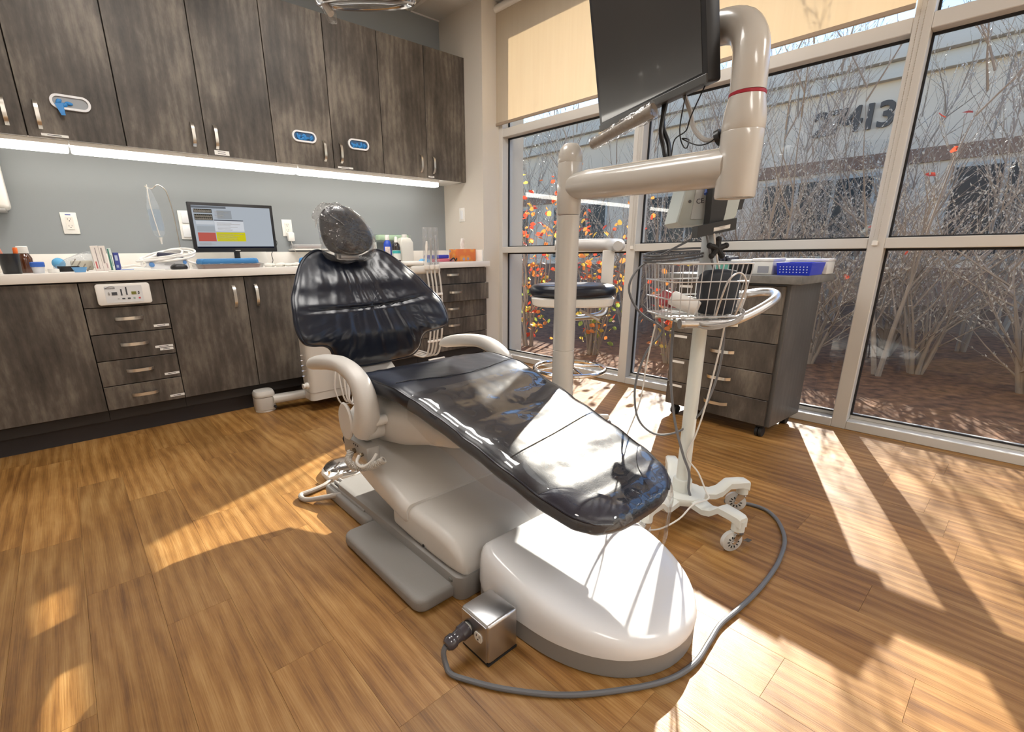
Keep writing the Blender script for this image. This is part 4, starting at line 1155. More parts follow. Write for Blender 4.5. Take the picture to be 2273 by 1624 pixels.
# plastic wrapped handle below the far corner
h0, h1 = Vector((1.400, 1.055, 1.322)), Vector((1.392, .835, 1.378))
hb = ob('handle', G().tube([h0, h0.lerp(h1, .5) + Vector((.001, 0, .001)), h1], [.0135, .015, .019], 16), P('handle_beige', (.30, .25, .20), .3), mo, label='beige handle wrapped in clear film')
wr = G()
rings = []
for i in range(20):
    t_ = i / 19; c = h0.lerp(h1, t_)
    ax = (h1 - h0).normalized(); u = ax.orthogonal().normalized(); w = ax.cross(u)
    rings.append([c + (u * math.cos(a) + w * math.sin(a)) * (.020 + .004 * noise.noise(Vector((math.cos(a) * 2, math.sin(a) * 2, i * .8)))) * (.9 + .35 * t_) for a in [6.283 * q / 20 for q in range(20)]])
ob('wrap', wr.loft(rings), M_film, hb, smooth=50)
ob('handle_bracket', G().box(wd * .35, wd * .42, -.02, .05, -.06, -.03, bev=.004, M=MM).tube([MM @ Vector((wd * .38, -.01, -.045)), h1 + Vector((0, .02, 0))], .008, 8), M_black, mo)

# ================================================================== OVERHEAD LIGHT (only its rim shows)
ol = thing('exam_light', 'chrome rimmed dental exam light hanging at the top edge', 'lamp', (.97, 1.69, 1.80))
LMx = T(.965, 1.70, 1.818) @ RZ(R(-41)) @ RX(R(14))
def ell(a, b, z, n=40): return [(a * math.cos(6.2832 * j / n), b * math.sin(6.2832 * j / n), z) for j in range(n)]
ob('housing', G().loft([ell(.155, .095, 0), ell(.165, .105, .02), ell(.150, .095, .06), ell(.09, .06, .10)], M=LMx), M_cream, ol)
ob('rim', G().tube([Vector(p) for p in ell(.160, .100, -.004)], .013, 10, closed=True, M=LMx), M_chrome, ol)
ob('lens', G().loft([ell(.150, .09, -.004), ell(.14, .085, -.012), ell(.08, .05, -.018)], M=LMx), P('lens_grey', (.22, .25, .28), .08, spec=.9), ol, smooth=60)
ob('handle', G().tube([(.835, 1.80, 1.83), (.852, 1.775, 1.80), (.862, 1.755, 1.768)], .012, 10), M_white, ol)
rings = []
for i, (c, r_) in enumerate((((.842, 1.79, 1.84), .020), ((.852, 1.775, 1.80), .022), ((.860, 1.758, 1.77), .021), ((.864, 1.75, 1.742), .014))):
    rings.append([Vector(c) + Vector((math.cos(a), math.sin(a), 0)) * (r_ + .004 * noise.noise(Vector((a * 2, i, 0)))) for a in [6.283 * q / 16 for q in range(16)]])
ob('handle_film', G().loft(rings), M_film, ol, label='clear film sleeve on the lamp handle', smooth=50)
ob('yoke', G().tube([LMx @ Vector((-.17, 0, .03)), LMx @ Vector((-.19, 0, .16)), LMx @ Vector((0, 0, .24)), LMx @ Vector((.19, 0, .16)), LMx @ Vector((.17, 0, .03))], .014, 10, sub=4), M_cream, ol)
ob('drop_arm', G().tube([LMx @ Vector((0, 0, .24)), (1.02, 1.78, 2.5), (1.03, 1.80, 2.92)], .020, 12), M_cream, ol)
ob('ceiling_plate', G().lathe([(.09, 0), (.09, .02), (.04, .04)], 24, T(1.03, 1.80, 2.916) @ RX(math.pi)), M_cream, ol)

# ================================================================== VITALS CART
CC = Vector((1.640, .740))
vc = thing('vitals_cart', 'white rolling pole cart with wire basket and steel handle', 'cart', (CC.x, CC.y, 0))
M_cart = P('cart_white', (.66, .68, .64), .4)
hubz = .105
ang0 = math.degrees(math.atan2(.497 - CC.y, 1.564 - CC.x))       # caster toward camera-right front
legs = [ang0 + 72 * k for k in range(5)]
ob('hub', G().prism([(CC.x + .088 * math.cos(R(a)), CC.y + .088 * math.sin(R(a))) for k in range(5) for a in (legs[k] - 18, legs[k] + 18)], .078, .108, bev=.006), M_cart, vc)
ob('socket', G().lathe([(.034, .10), (.034, .15), (.031, .156), (.024, .157)], 24, T(CC.x, CC.y, 0)), M_cart, vc)
ob('pole', G().lathe([(.0235, .15), (.0235, .98)], 24, T(CC.x, CC.y, 0)), M_cart, vc)
def caster_parts(parent, x, y, dirx, ztop, R_=.037):
    """twin-bearing chrome caster with a clear wheel"""
    d = Vector((math.cos(dirx), math.sin(dirx), 0)); s = Vector((-d.y, d.x, 0)); base = Vector((x, y, 0)); wc = base + d * .018 + Vector((0, 0, R_))
    ca = ob('caster', G().lathe([(.016, ztop - .014), (.019, ztop - .012), (.019, ztop - .004), (.013, ztop)], 16, T(x, y, 0)), M_chrome, parent, label='chrome caster')
    fk = G()
    for q in (-1, 1):
        p = [base + s * q * .0145 - d * .014 + Vector((0, 0, ztop - .012)), base + s * q * .0145 + d * .016 + Vector((0, 0, ztop - .012)), wc + s * q * .0145 + d * .006, wc + s * q * .0145 - d * .006 - Vector((0, 0, .004))]
        fk.loft([[v - s * q * .0015 for v in p], [v + s * q * .0015 for v in p]])
    fk.loft([[base + s * a * .0145 + d * b + Vector((0, 0, z)) for a, b in ((-1, -.014), (1, -.014), (1, .016), (-1, .016))] for z in (ztop - .016, ztop - .012)])
    ob('fork', fk, M_chrome, ca)
    wm = align(wc - s * .011, s)
    ob('wheel', G().lathe([(.010, 0), (R_ * .62, 0), (R_ * .7, .002), (R_, .004), (R_, .018), (R_ * .7, .020), (R_ * .62, .022), (.010, .022)], 28, wm), P('wheel_clear', (.55, .56, .55), .12, coat=.5), ca)
    hubg = G()
    for k in range(10):
        a = 6.2832 * k / 10
        for zz in (-.0006, .0215):
            hubg.box(R_ * .36, R_ * .60, -.0022, .0022, zz, zz + .001, M=wm @ RZ(a))
    ob('spokes', hubg, M_blackm, ca)
    ob('axle', G().lathe([(.006, -.006), (.007, -.004), (.007, .026), (.006, .028)], 12, wm), M_chrome, ca)
    return ca
for k, a in enumerate(legs):
    d = Vector((math.cos(R(a)), math.sin(R(a)))); s = Vector((-d.y, d.x))
    rings = []
    for (r_, z0, z1, w) in ((.07, .078, .106, .034), (.125, .072, .098, .030), (.155, .080, .108, .027), (.185, .108, .136, .0255), (.235, .108, .136, .024), (.258, .100, .134, .022), (.268, .092, .128, .018)):
        c = CC + d * r_
        rings.append([(c.x + s.x * w * q, c.y + s.y * w * q, z) for q, z in ((-1, z0), (1, z0), (1, z1 - .006), (.7, z1), (-.7, z1), (-1, z1 - .006))])
    lg = ob('leg', G().loft(rings), M_cart, vc, smooth=40)
    cpos = CC + d * .25
    ob('leg_socket', G().lathe([(.021, .076), (.021, .115)], 18, T(cpos.x, cpos.y, 0)), M_cart, lg)
    caster_parts(vc, cpos.x, cpos.y, R(142 + (8, -25, 30, -10, 20)[k]), .082)
bp_ = CC + Vector((math.cos(R(legs[0])), math.sin(R(legs[0])))) * .25
ob('brake_tab', G().loft([[(bp_.x + .03 + i * .02, bp_.y - .02 + q * .008, .028 - i * .006 + (.003 if i == 2 else 0)) for q in (-1, 1)] + [(bp_.x + .03 + i * .02, bp_.y - .02 + q * .008, .026 - i * .006 + (.003 if i == 2 else 0)) for q in (1, -1)] for i in range(3)]), M_chrome, vc)
# handle loop and tray deck
lv = Vector((.79, -.613, 0))           # to the right as seen from the chair
fv = Vector((.613, .79, 0))            # away from the viewer
def cl(a, b, z): return Vector((CC.x, CC.y, 0)) + lv * a + fv * b + Vector((0, 0, z))
ob('handle', G().tube([cl(-.118, -.095, .757), cl(.0, -.098, .757), cl(.06, -.095, .763), cl(.15, -.075, .795), cl(.225, -.04, .828), cl(.255, .03, .840), cl(.225, .105, .832), cl(.13, .14, .80), cl(.06, .14, .77), cl(-.11, .14, .757)], .0150, 14, sub=5), P('handle_steel', (.66, .67, .69), .22, metal=.75), vc, label='curved polished steel handle')
ob('handle_cap', G().lathe([(.0165, 0), (.0165, .012)], 14, align(cl(-.121, -.095, .757), lv)), M_steel, vc)
ob('deck', G().loft([[cl(a, b, z) for a, b in ((-.10, -.08), (.06, -.08), (.06, .13), (-.10, .13))] for z in (.752, .758)]), M_cart, vc, smooth=0)
# wire basket
bk = thing('wire_basket', 'chrome wire basket on the vitals cart', 'basket', tuple(cl(-.04, .05, .775)))
def bl(u, v, z):
    t_ = (z - .775) / .17
    return cl(-.045 + (u - .5) * (.225 + .03 * t_), -.012 + (v - .5) * (.19 + .03 * t_), z)
M_wire = P('wire_bright', (.62, .63, .65), .3, metal=.55)
wires = G()
for k in range(9):
    u = k / 8
    wires.tube([bl(u, 0, .945), bl(u, 0, .778), bl(u, 1, .778), bl(u, 1, .945)], .0016, 5)
for k in range(1, 8):
    v = k / 8
    wires.tube([bl(0, v, .945), bl(0, v, .778), bl(1, v, .778), bl(1, v, .945)], .0016, 5)
ob('wires', wires, M_wire, bk, label='thin vertical wires')
rims = G()
for z, r_ in ((.945, .003), (.89, .0024), (.835, .0024), (.778, .0024)):
    rims.tube([bl(0, 0, z), bl(1, 0, z), bl(1, 1, z), bl(0, 1, z)], r_, 6, closed=True)
ob('rim', rims, M_wire, bk)
ob('hook', G().tube([bl(.62, 0, .785) - fv * .012, bl(.62, 0, .86) - fv * .03, bl(.66, 0, .90) - fv * .034, bl(.76, 0, .918) - fv * .034, bl(.86, 0, .90) - fv * .034, bl(.90, 0, .86) - fv * .03, bl(.90, 0, .785) - fv * .012], .0030, 8, sub=5), M_wire, bk)
# things inside the basket
ob('cuff_bag', G().loft([[cl(.012 + a * .062 * k, -.062 + b * .032 * k, z) for a, b in sup_ring(1, 1, 24, 3)] for z, k in ((.785, .8), (.79, .95), (.84, 1.05), (.88, 1.08), (.908, 1.0), (.922, .75), (.926, .2))]), P('navy_bag', (.018, .024, .035), .6, bump=.4, bscale=30), label='dark navy pouch in the wire basket', cat='pouch', smooth=60)
t = thing('instrument_roll', 'red and white rolled supplies at the left of the wire basket', 'supplies', tuple(cl(-.09, .04, .79)))
ob('roll', G().lathe([(.022, 0), (.024, .004), (.024, .085), (.022, .09)], 22, align(cl(-.125, -.03, .835), lv * .7 - fv * .6 + Vector((0, 0, -.35)))), M_paper, t)
ob('core', G().lathe([(.0085, -.001), (.0085, .0)], 14, align(cl(-.125, -.03, .8352), lv * .7 - fv * .6 + Vector((0, 0, -.35)))), M_ink, t)
ob('red_wrap', G().lathe([(.026, 0), (.027, .002), (.027, .06), (.026, .062)], 22, align(cl(-.13, .03, .83), lv * .9 + fv * .1 + Vector((0, 0, -.3)))), P('wrap_red', (.36, .03, .04), .4, var=.5, vscale=30), t)
for k, nm in enumerate(('light grey probe cable coiled inside the bottom of the basket',)):
    cpts = []
    for i in range(70):
        a = i * .42; cpts.append(cl(-.03 + (.075 + .006 * math.sin(i)) * math.cos(a), 0.02 + .04 * math.sin(a), .786 + .0006 * i + .004 * math.sin(i * 1.7)))
    ob('coiled_cable', G().tube(cpts, .0035, 7, sub=2), P('cable_lgrey', (.38, .37, .36), .4), label=nm, cat='cable')
# tray bin
t = thing('plastic_bin', 'light grey plastic bin hanging beside the basket', 'bin', tuple(cl(.125, .09, .77)))
bo = [[cl(.125 + a * w, .085 + b * w * .75, z) for a, b in ((-1, -1), (1, -1), (1, 1), (-1, 1))] for w, z in ((.045, .775), (.055, .835), (.062, .837), (.062, .842), (.054, .842), (.052, .835), (.043, .78))]
ob('tub', G().loft(bo), P('bin_grey', (.52, .53, .53), .4), t, smooth=0)
# vitals monitor on top with black bracket
vm = thing('vitals_monitor', 'grey vital signs monitor seen from behind on the cart pole', 'monitor', tuple(cl(0, .05, 1.02)))
ob('clamp_stem', G().lathe([(.0265, .90), (.0265, 1.03), (.024, 1.04)], 20, T(CC.x, CC.y, 0)), P('stem_blue', (.50, .55, .58), .35), vm)
st = G()
for k in range(5):
    a = R(90 + 72 * k)
    st.tube([cl(-.004, -.055, .99), cl(-.004 + .026 * math.cos(a), -.057, .99 + .026 * math.sin(a))], [.012, .008], 10)
    st.ball(cl(-.004 + .028 * math.cos(a), -.057, .99 + .028 * math.sin(a)), .0095, 10, 6)
ob('star_knob', st.lathe([(.008, 0), (.008, .045)], 10, align(cl(-.004, -.055, .99), fv)), M_blackm, vm)
ob('bracket', G().loft([[cl(a * w - .004 + dx, b * .02 + .0, z) for a, b in ((-1, -1), (1, -1), (1, 1), (-1, 1))] for w, z, dx in ((.020, 1.03, 0), (.020, 1.05, .004), (.024, 1.10, .008), (.028, 1.17, .010), (.024, 1.19, .010))]), M_black, vm)
pb2 = ob('power_brick', G().loft([[cl(a * .062 - .012, b * .018 - .035, z) + lv * 0 + Vector((0, 0, .012 * a)) for a, b in ((-1, -1), (1, -1), (1, 1), (-1, 1))] for z in (1.035, 1.070)]), M_black, vm)
ob('brick_label', G().loft([[cl(a * .026 + .004, -.0535 - d, z) + Vector((0, 0, .005 * a + .003)) for a in (-1, 1) for z in (1.043, 1.055)][::1] for d in (0, .0008)]), M_paper, pb2, label='white printed label', smooth=0)
body = []
for b, k in ((.045, .96), (.05, 1.0), (.13, 1.04), (.14, 1.0)):
    body.append([cl(.0 + dx * k, b, 1.13 + dz * k) for dx, dz in ((-.100, -.055), (-.085, -.068), (.085, -.06), (.105, -.035), (.118, .07), (-.075, .07))])
ob('case', G().loft(body), P('monitor_case', (.50, .55, .53), .45), vm, smooth=0)
ob('panel', G().loft([[cl(dx, b, 1.13 + dz) for dx, dz in ((-.055, -.045), (.0, -.045), (.0, .06), (-.045, .06))] for b in (.040, .046)]), P('panel_pale', (.62, .64, .62), .4), vm, smooth=0)
ob('side_guard', G().loft([[cl(.118 + dx, b, 1.145 + dz) for dx, dz in ((-.012, -.028), (.004, -.03), (.016, .05), (.0, .055))] for b in (.05, .13)]), M_black, vm)
ob('screw', G().lathe([(.0055, 0), (.0055, .003)], 12, align(cl(.088, .046, 1.155), -fv)).lathe([(.005, 0), (.005, .003)], 12, align(cl(-.062, .046, 1.14), -fv)), P('screw_grey', (.12, .12, .12), .4, metal=.8), vm)
CEM = Matrix.Identity(4)
for i in range(3):
    CEM[i][0] = lv[i]; CEM[i][1] = (0, 0, 1)[i]; CEM[i][2] = -fv[i]; CEM[i][3] = cl(-.030, .039, 1.14)[i]
ob('lettering', text_geo('CE', .022, .0004, CEM @ RZ(R(8))), M_ink, vm, smooth=0)
ob('blue_plug', G().tube([cl(-.01, .03, 1.19), cl(-.02, .02, 1.16)], .009, 10), P('plug_blue', (.03, .08, .35), .4), vm)
# cart cables
def cord(nm, pts, r_, mat, lb): return ob(nm, G().tube(pts, r_, 8, sub=6), mat, label=lb, cat='cable')
cc = thing('cart_cables', 'bundle of grey and white cables looped around the cart pole', 'cables', (CC.x, CC.y, .03))
loop = []
for i in range(40):
    a = i * .63
    loop.append(cl(.01 + (.072 + .006 * math.sin(i * 1.3)) * math.cos(a), -.098 + .035 * math.sin(a), .775 + .026 * math.sin(a + .6) + .006 * math.sin(i * .9)))
ob('loops', G().tube(loop, .0032, 7, sub=3), P('cable_lgrey', (.38, .37, .36), .4), cc)
ob('strand', G().tube([cl(-.02, -.055, 1.035), cl(.0, -.06, .95), cl(.04, -.06, .85), cl(.055, -.05, .77), cl(.055, -.045, .68), cl(.03, -.04, .45), cl(.01, -.035, .34), cl(-.01, -.03, .26), cl(.03, -.05, .20), cl(.05, -.08, .14), cl(.045, -.11, .125), cl(-.02, -.13, .115), cl(-.08, -.16, .08), cl(-.15, -.17, .05), cl(-.2, -.15, .035)], .003, 7, sub=6), M_wcable, cc)
ob('strand', G().tube([cl(-.04, -.05, 1.03), cl(-.01, -.058, .93), cl(.03, -.058, .83), cl(.058, -.045, .75), cl(.065, -.04, .60), cl(.04, -.03, .46), cl(.0, -.01, .38), cl(-.05, .0, .34), cl(-.13, .0, .34), cl(-.19, .01, .40), cl(-.205, .02, .52), cl(-.17, .03, .64), cl(-.125, .03, .70), cl(-.13, .03, .73), cl(-.2, .05, .78), cl(-.24, .06, .86), cl(-.2, .08, .93), cl(-.1, .1, .98), cl(-.02, .1, 1.02)], .004, 7, sub=6), M_rubber, cc)
ob('strand', G().tube([cl(-.095, .0, .77), cl(-.10, -.01, .70), cl(-.095, -.02, .55), cl(-.07, -.03, .40), cl(-.03, -.04, .27), cl(-.002, -.045, .20), cl(.0, -.05, .14), cl(.01, -.05, .108)], .0048, 7, sub=6), M_rubber, cc)
ob('strand', G().tube([cl(-.16, .0, .74), cl(-.17, .02, .60), cl(-.18, .03, .45), cl(-.21, .06, .30), cl(-.23, .1, .15), cl(-.235, .12, .02)], .0026, 6, sub=6), M_wcable, cc)
loop2 = []
for i in range(34):
    a = i * .5
    loop2.append(cl(-.085 + .11 * math.cos(a), .05 + .07 * math.sin(a), .957 + .014 * math.sin(a * 1.0 + 1) + .0008 * i))
ob('upper_loops', G().tube(loop2, .0036, 7, sub=3), M_rubber, cc)

# ================================================================== MOBILE DRAWER CABINET
mc = thing('drawer_cart', 'dark wood mobile drawer cabinet with grey top by the window', 'cabinet', (2.92, 1.095, 0), rz=R(-3), local=True)
# local: front at x=-.235, width along y
hx0, hx1, hy0, hy1 = -.215, .205, -.31, .29
ob('body', G().box(hx0 + .02, hx1, hy0, hy1, .065, .815, bev=.002, seg=1), M_cabh, mc)
ob('top', G().box(hx0 - .02, hx1 + .01, hy0 - .05, hy1 + .06, .818, .858, bev=.003), P('laminate_grey', (.17, .165, .155), .3, var=.2, vscale=30), mc)
zd = [.808, .664, .516, .362, .214, .070]
M_cabr = M_cab
for i in range(5):
    d = ob('drawer', G().box(hx0, hx0 + .019, hy0 + .022, hy1 - .002, zd[i + 1] + .002, zd[i] - .002, bev=.0015, seg=1), M_cab, mc, smooth=0)
    zc = (zd[i] + zd[i + 1]) / 2 + .005
    ob('handle', arc_handle(G(), (hx0, -.02, zc), .135, False, d=(-1, 0, 0)), M_nickel, d, label='curved brushed metal handle')
    ob('paper_label', G().box(hx0 - .001, hx0, hy1 - .10, hy1 - .02, zd[i] - .030, zd[i] - .016), M_paper, d, smooth=0)
for (a, b) in ((hx0 + .05, hy0 + .05), (hx0 + .05, hy1 - .05), (hx1 - .05, hy0 + .05), (hx1 - .05, hy1 - .05)):
    cst = ob('caster', G().box(a - .02, a + .02, b - .02, b + .02, .055, .066), M_blackm, mc, smooth=0)
    ob('wheel', G().lathe([(.004, -.018), (.026, -.018), (.028, -.014), (.028, -.003), (.02, -.002), (.02, .002), (.028, .003), (.028, .014), (.026, .018), (.004, .018)], 20, T(a - .008, b, .028) @ RX(R(90))), M_blackm, cst)

def on_cart(x, y): # local cart coords to world
    v = mc.matrix_basis @ Vector((x, y, 0)); c, s_ = math.cos(R(-3)), math.sin(R(-3)); return (2.92 + x * c - y * s_, 1.095 + x * s_ + y * c)
def box_on(nm, lb, cat, x0, x1, y0, y1, z0, h, mat, lid=None, bev=.004, taper=0):
    cx_, cy_ = on_cart((x0 + x1) / 2, (y0 + y1) / 2)
    t = thing(nm, lb, cat, (cx_, cy_, z0), rz=R(-3), local=True)
    w, d = (x1 - x0) / 2, (y1 - y0) / 2
    if taper:
        ob('tub', G().loft([[(a * w * k, b * d * k, z) for a, b in ((-1, -1), (1, -1), (1, 1), (-1, 1))] for k, z in ((1 - taper, 0), (1, h), (.97, h), (.96 - taper, .003))]), mat, t, smooth=0)
    else:
        ob('tub', G().box(-w, w, -d, d, 0, h, bev=bev), mat, t)
    if lid: ob('lid', G().box(-w - .003, w + .003, -d - .003, d + .003, h, h + lid[0], bev=.003), lid[1], t)
    return t, w, d
Zm = .8585
t, w, d = box_on('blue_basket', 'bright blue perforated plastic basket on the drawer cart', 'basket', -.15, .03, -.365, -.205, Zm, .060, P('basket_blue', (.01, .035, .55), .35), taper=.1)
hl = G()
for r_ in range(3):
    for k in range(9):
        yy = -d * .75 + d * 1.5 * k / 8; hl.lathe([(.0028, 0), (.0028, .001)], 6, T(-w * (.925 + .028 * r_) - .0005, yy, .014 + .013 * r_) @ RY(R(-90)))
ob('holes', hl, P('hole_pale', (.6, .65, .75), .5), t)
t, w, d = box_on('storage_box', 'clear white lidded storage box behind the blue basket', 'box', .045, .145, -.37, -.10, Zm, .064, P('frost_plastic', (.70, .71, .70), .25), (.012, M_whiteg))
t, w, d = box_on('storage_box', 'white lidded box with a printed label beside the blue basket', 'box', -.14, .01, -.185, -.085, Zm, .066, P('frost_plastic', (.70, .71, .70), .25), (.014, M_whiteg))
ob('paper_label', G().box(-w - .0012, -w, -.034, .02, .008, .042), P('label_grey', (.3, .31, .36), .5), t, smooth=0)
t, w, d = box_on('black_box', 'black box with a white lid on the drawer cart', 'box', -.14, .01, -.075, .025, Zm, .062, M_black, (.012, M_whiteg))
t, w, d = box_on('teal_bin', 'teal plastic bin filled with dark packets on the drawer cart', 'bin', -.14, .0, .035, .115, Zm, .066, P('bin_teal', (.10, .33, .27), .4), taper=.08)
pk = G()
for k in range(6): pk.box(-w * .8, w * .8, -d * .8 + k * .022, -d * .8 + k * .022 + .012, .02, .088 + .006 * (k % 2), bev=.003)
ob('packets', pk, P('packet_dark', (.05, .05, .07), .25, var=.9, vscale=60), t)
t, w, d = box_on('paper_pad', 'pale paper sheet lying on the drawer cart beside the teal bin', 'paper', -.225, -.15, .02, .12, Zm, .003, M_paper, bev=0)

# ================================================================== STOOL
sx, sy = 1.97, 1.565
sl_ = thing('assistant_stool', 'black padded assistant stool with chrome foot ring behind the post', 'stool', (sx, sy, 0))
sr = Vector((.774 * 0 + .64, -.768, 0)).normalized(); sf = Vector((.768, .64, 0))
def slc(a, b, z): return Vector((sx, sy, 0)) + sr * a + sf * b + Vector((0, 0, z))
ob('seat', G().loft([[slc(px * k, pz * k * .9, z) for px, pz in sup_ring(.215, .20, 40, 2.4)] for k, z in ((.80, .765), (.96, .772), (1.0, .785), (1.0, .805), (.96, .820), (.80, .828), (.3, .826))]), M_vinyl, sl_, smooth=60)
ob('seat_pan', G().loft([[slc(px * k, pz * k * .9, z) for px, pz in sup_ring(.215, .19, 30, 4)] for k, z in ((.84, .722), (.93, .730), (.96, .762), (.9, .768))]), M_white, sl_, smooth=40)
ob('lift_column', G().lathe([(.025, .08), (.025, .45), (.018, .46), (.018, .73)], 18, T(sx, sy, 0)), M_chrome, sl_)
ring = [slc(.185 * math.cos(6.2832 * k / 40), .185 * math.sin(6.2832 * k / 40), .385) for k in range(40)]
fr = ob('foot_ring', G().tube(ring, .011, 10, closed=True), M_chrome, sl_)
for k in range(4):
    a = 6.2832 * k / 4 + .4
    ob('ring_spoke', G().tube([slc(.02 * math.cos(a), .02 * math.sin(a), .40), slc(.18 * math.cos(a), .18 * math.sin(a), .385)], .007, 8), M_chrome, fr)
ob('body_support', G().tube([slc(-.10, .26, 1.02), slc(.06, .265, 1.02), slc(.17, .24, 1.018), slc(.215, .18, 1.015), slc(.225, .08, 1.012), slc(.215, .02, 1.01)], [.026, .032, .034, .034, .032, .024], 18, sub=5), P('support_grey', (.58, .57, .56), .35), sl_, label='grey curved body support')
ob('support_post', G().box(-.030, .030, -.018, .018, .70, .99, bev=.006, M=T(*slc(.185, .17, 0)) @ RZ(math.atan2(sr.y, sr.x))), M_white, sl_)
ob('support_bracket', G().tube([slc(.185, .17, .80), slc(.185, .17, .69), slc(.165, .15, .655), slc(.10, .10, .648), slc(.0, .02, .65)], [.02, .02, .02, .016, .014], 12, sub=4), M_steel, sl_)
ob('lever', G().tube([slc(.04, -.05, .70), slc(.10, -.09, .675), slc(.14, -.11, .66)], [.006, .007, .012], 10), M_steel, sl_)
for k in range(5):
    a = 6.2832 * k / 5 + .55
    lg = ob('leg', G().tube([slc(.02 * math.cos(a), .02 * math.sin(a), .10), slc(.15 * math.cos(a), .15 * math.sin(a), .085), slc(.27 * math.cos(a), .27 * math.sin(a), .068)], [.028, .022, .016], 12), M_white, sl_)
    p = slc(.265 * math.cos(a), .265 * math.sin(a), 0)
    ob('caster', G().lathe([(.005, -.018), (.024, -.018), (.027, -.012), (.027, .012), (.024, .018), (.005, .018)], 18, T(p.x, p.y, .027) @ RZ(a + 1.0) @ RX(R(90))).lathe([(.008, .03), (.008, .07)], 10, T(p.x, p.y, 0)), M_rubber, lg)

# ================================================================== DELIVERY UNIT behind the chair
du = thing('delivery_unit', 'cream dental delivery unit column with hoses behind the chair backrest', 'delivery unit', (1.2, 3.0, 0))
ob('foot', G().prism([(.86 + .062 * math.cos(R(a)), 3.20 + .055 * math.sin(R(a))) for a in range(0, 360, 12)], 0, .012, bev=.002), M_white, du)
ob('knuckle', G().loft([[(.86 + px * k, 3.205 + py * k, z) for px, py in sup_ring(.064, .062, 30, 3.2)] for k, z in ((.98, .013), (1.0, .016), (1.0, .098))]), M_cream, du)
ob('knuckle_cap', G().loft([[(.86 + px * k, 3.205 + py * k, z) for px, py in sup_ring(.064, .062, 30, 3.2)] for k, z in ((.99, .101), (1.01, .104), (1.0, .122), (.88, .138), (.5, .142))]), M_cream, du)
ob('knob', G().lathe([(.009, 0), (.009, .012)], 12, T(.905, 3.145, .03) @ RX(R(90))), M_blackm, du)
ob('floor_arm', G().loft([[(x, 3.17 + a * .042 - (x - .9) * .12, .075 + b * .028) for a, b in sup_ring(1, 1, 20, 3)] for x in (.90, 1.1, 1.36)]), M_cream, du)
ob('column', G().loft([[(1.215 + px, 2.99 + py, z) for px, py in rrect(-.14, .14, -.06, .08, .03, 5)] for z in (.075, .60)]), M_cream, du)
ob('column_band', G().loft([[(1.215 + px, 2.99 + py, z) for px, py in rrect(-.141, .141, -.061, .081, .03, 5)] for z in (.125, .130)]), P('band_grey', (.42, .39, .35), .4), du)
for k in range(5):
    ob('fitting', G().tube([(1.078, 2.98, .24 + k * .034), (1.045, 2.975, .24 + k * .034)], [.006, .005], 8), M_chrome, du)
ob('valve', G().lathe([(.02, 0), (.022, .012), (.015, .02), (.018, .035)], 14, T(1.075, 2.97, .175) @ RY(R(-90))), M_white, du)
ob('service_panel', G().box(1.36, 1.62, 2.90, 3.06, .05, .44, bev=.01), M_whiteg, du)
for k, (x, top, bot) in enumerate(((1.26, .60, .05), (1.285, .58, .03), (1.30, .55, .02))):
    ob('hose', G().tube([(x, 2.90, top), (x + .005, 2.87, top - .18), (x - .02 + k * .01, 2.86, top - .32), (x - .01, 2.85, bot + .06), (x + .02, 2.86, bot), (x + .05, 2.88, bot + .05), (x + .05, 2.90, bot + .2)], .0065, 8, sub=5), M_wcable, du)
ob('hose', G().tube([(1.25, 2.88, .36), (1.22, 2.85, .28), (1.20, 2.85, .16), (1.225, 2.85, .06), (1.27, 2.86, .035), (1.33, 2.88, .03)], .0055, 8, sub=5), M_wcable, du)
# upper delivery head
ob('arm', G().tube([(1.25, 2.99, .60), (1.30, 2.97, .80), (1.50, 2.97, .87), (1.95, 2.96, .87)], .028, 14, sub=4), M_cream, du)
dh = ob('instrument_head', G().box(1.86, 2.115, 2.89, 3.0, .845, .905, bev=.02, seg=3), M_cream, du)
ob('head_top', G().box(1.84, 1.99, 2.90, 3.02, .905, .935, bev=.012, seg=3), M_white, du)
for k, x in enumerate((1.985, 2.03, 2.075)):
    hp_ = ob('handpiece', G().lathe([(.012, 0), (.012, .02), (.008, .03), (.008, .10), (.010, .13), (.006, .17 + .02 * k)], 14, T(x, 2.90, .90) @ RX(R(8 - 4 * k))), M_steel if k else M_white, du)
    ob('holder', G().lathe([(.02, 0), (.023, .006), (.023, .03), (.016, .032)], 16, T(x, 2.895, .875)), M_white, hp_)
    rings = []
    for i in range(9):
        z = .90 + .033 * i
        rings.append([(x + (.021 + .004 * noise.noise(Vector((a, i * .7, k * 5)))) * math.cos(a) + .003 * noise.noise(Vector((i, k, 3))), 2.895 + .014 * math.sin(a), z) for a in [6.283 * q / 14 for q in range(14)]])
    ob('sleeve', G().loft(rings, cap=False), M_film, hp_, label='clear plastic sleeve', smooth=50)
for k, x in enumerate((1.985, 2.02, 2.05, 2.09)):
    ob('hose', G().tube([(x, 2.89, .87), (x + .005, 2.87, .70), (x - .005, 2.86, .50), (x - .02, 2.87, .34), (x - .05, 2.89, .25), (x - .15, 2.93, .28), (x - .35, 2.96, .36)], .007, 8, sub=5), P('hose_pale', (.50, .47, .43), .4), du)
for z in (.70, .36, .22):
    ob('hose_clip', G().box(1.955, 2.10, 2.862, 2.878, z - .008, z + .008, bev=.003), M_white, du)
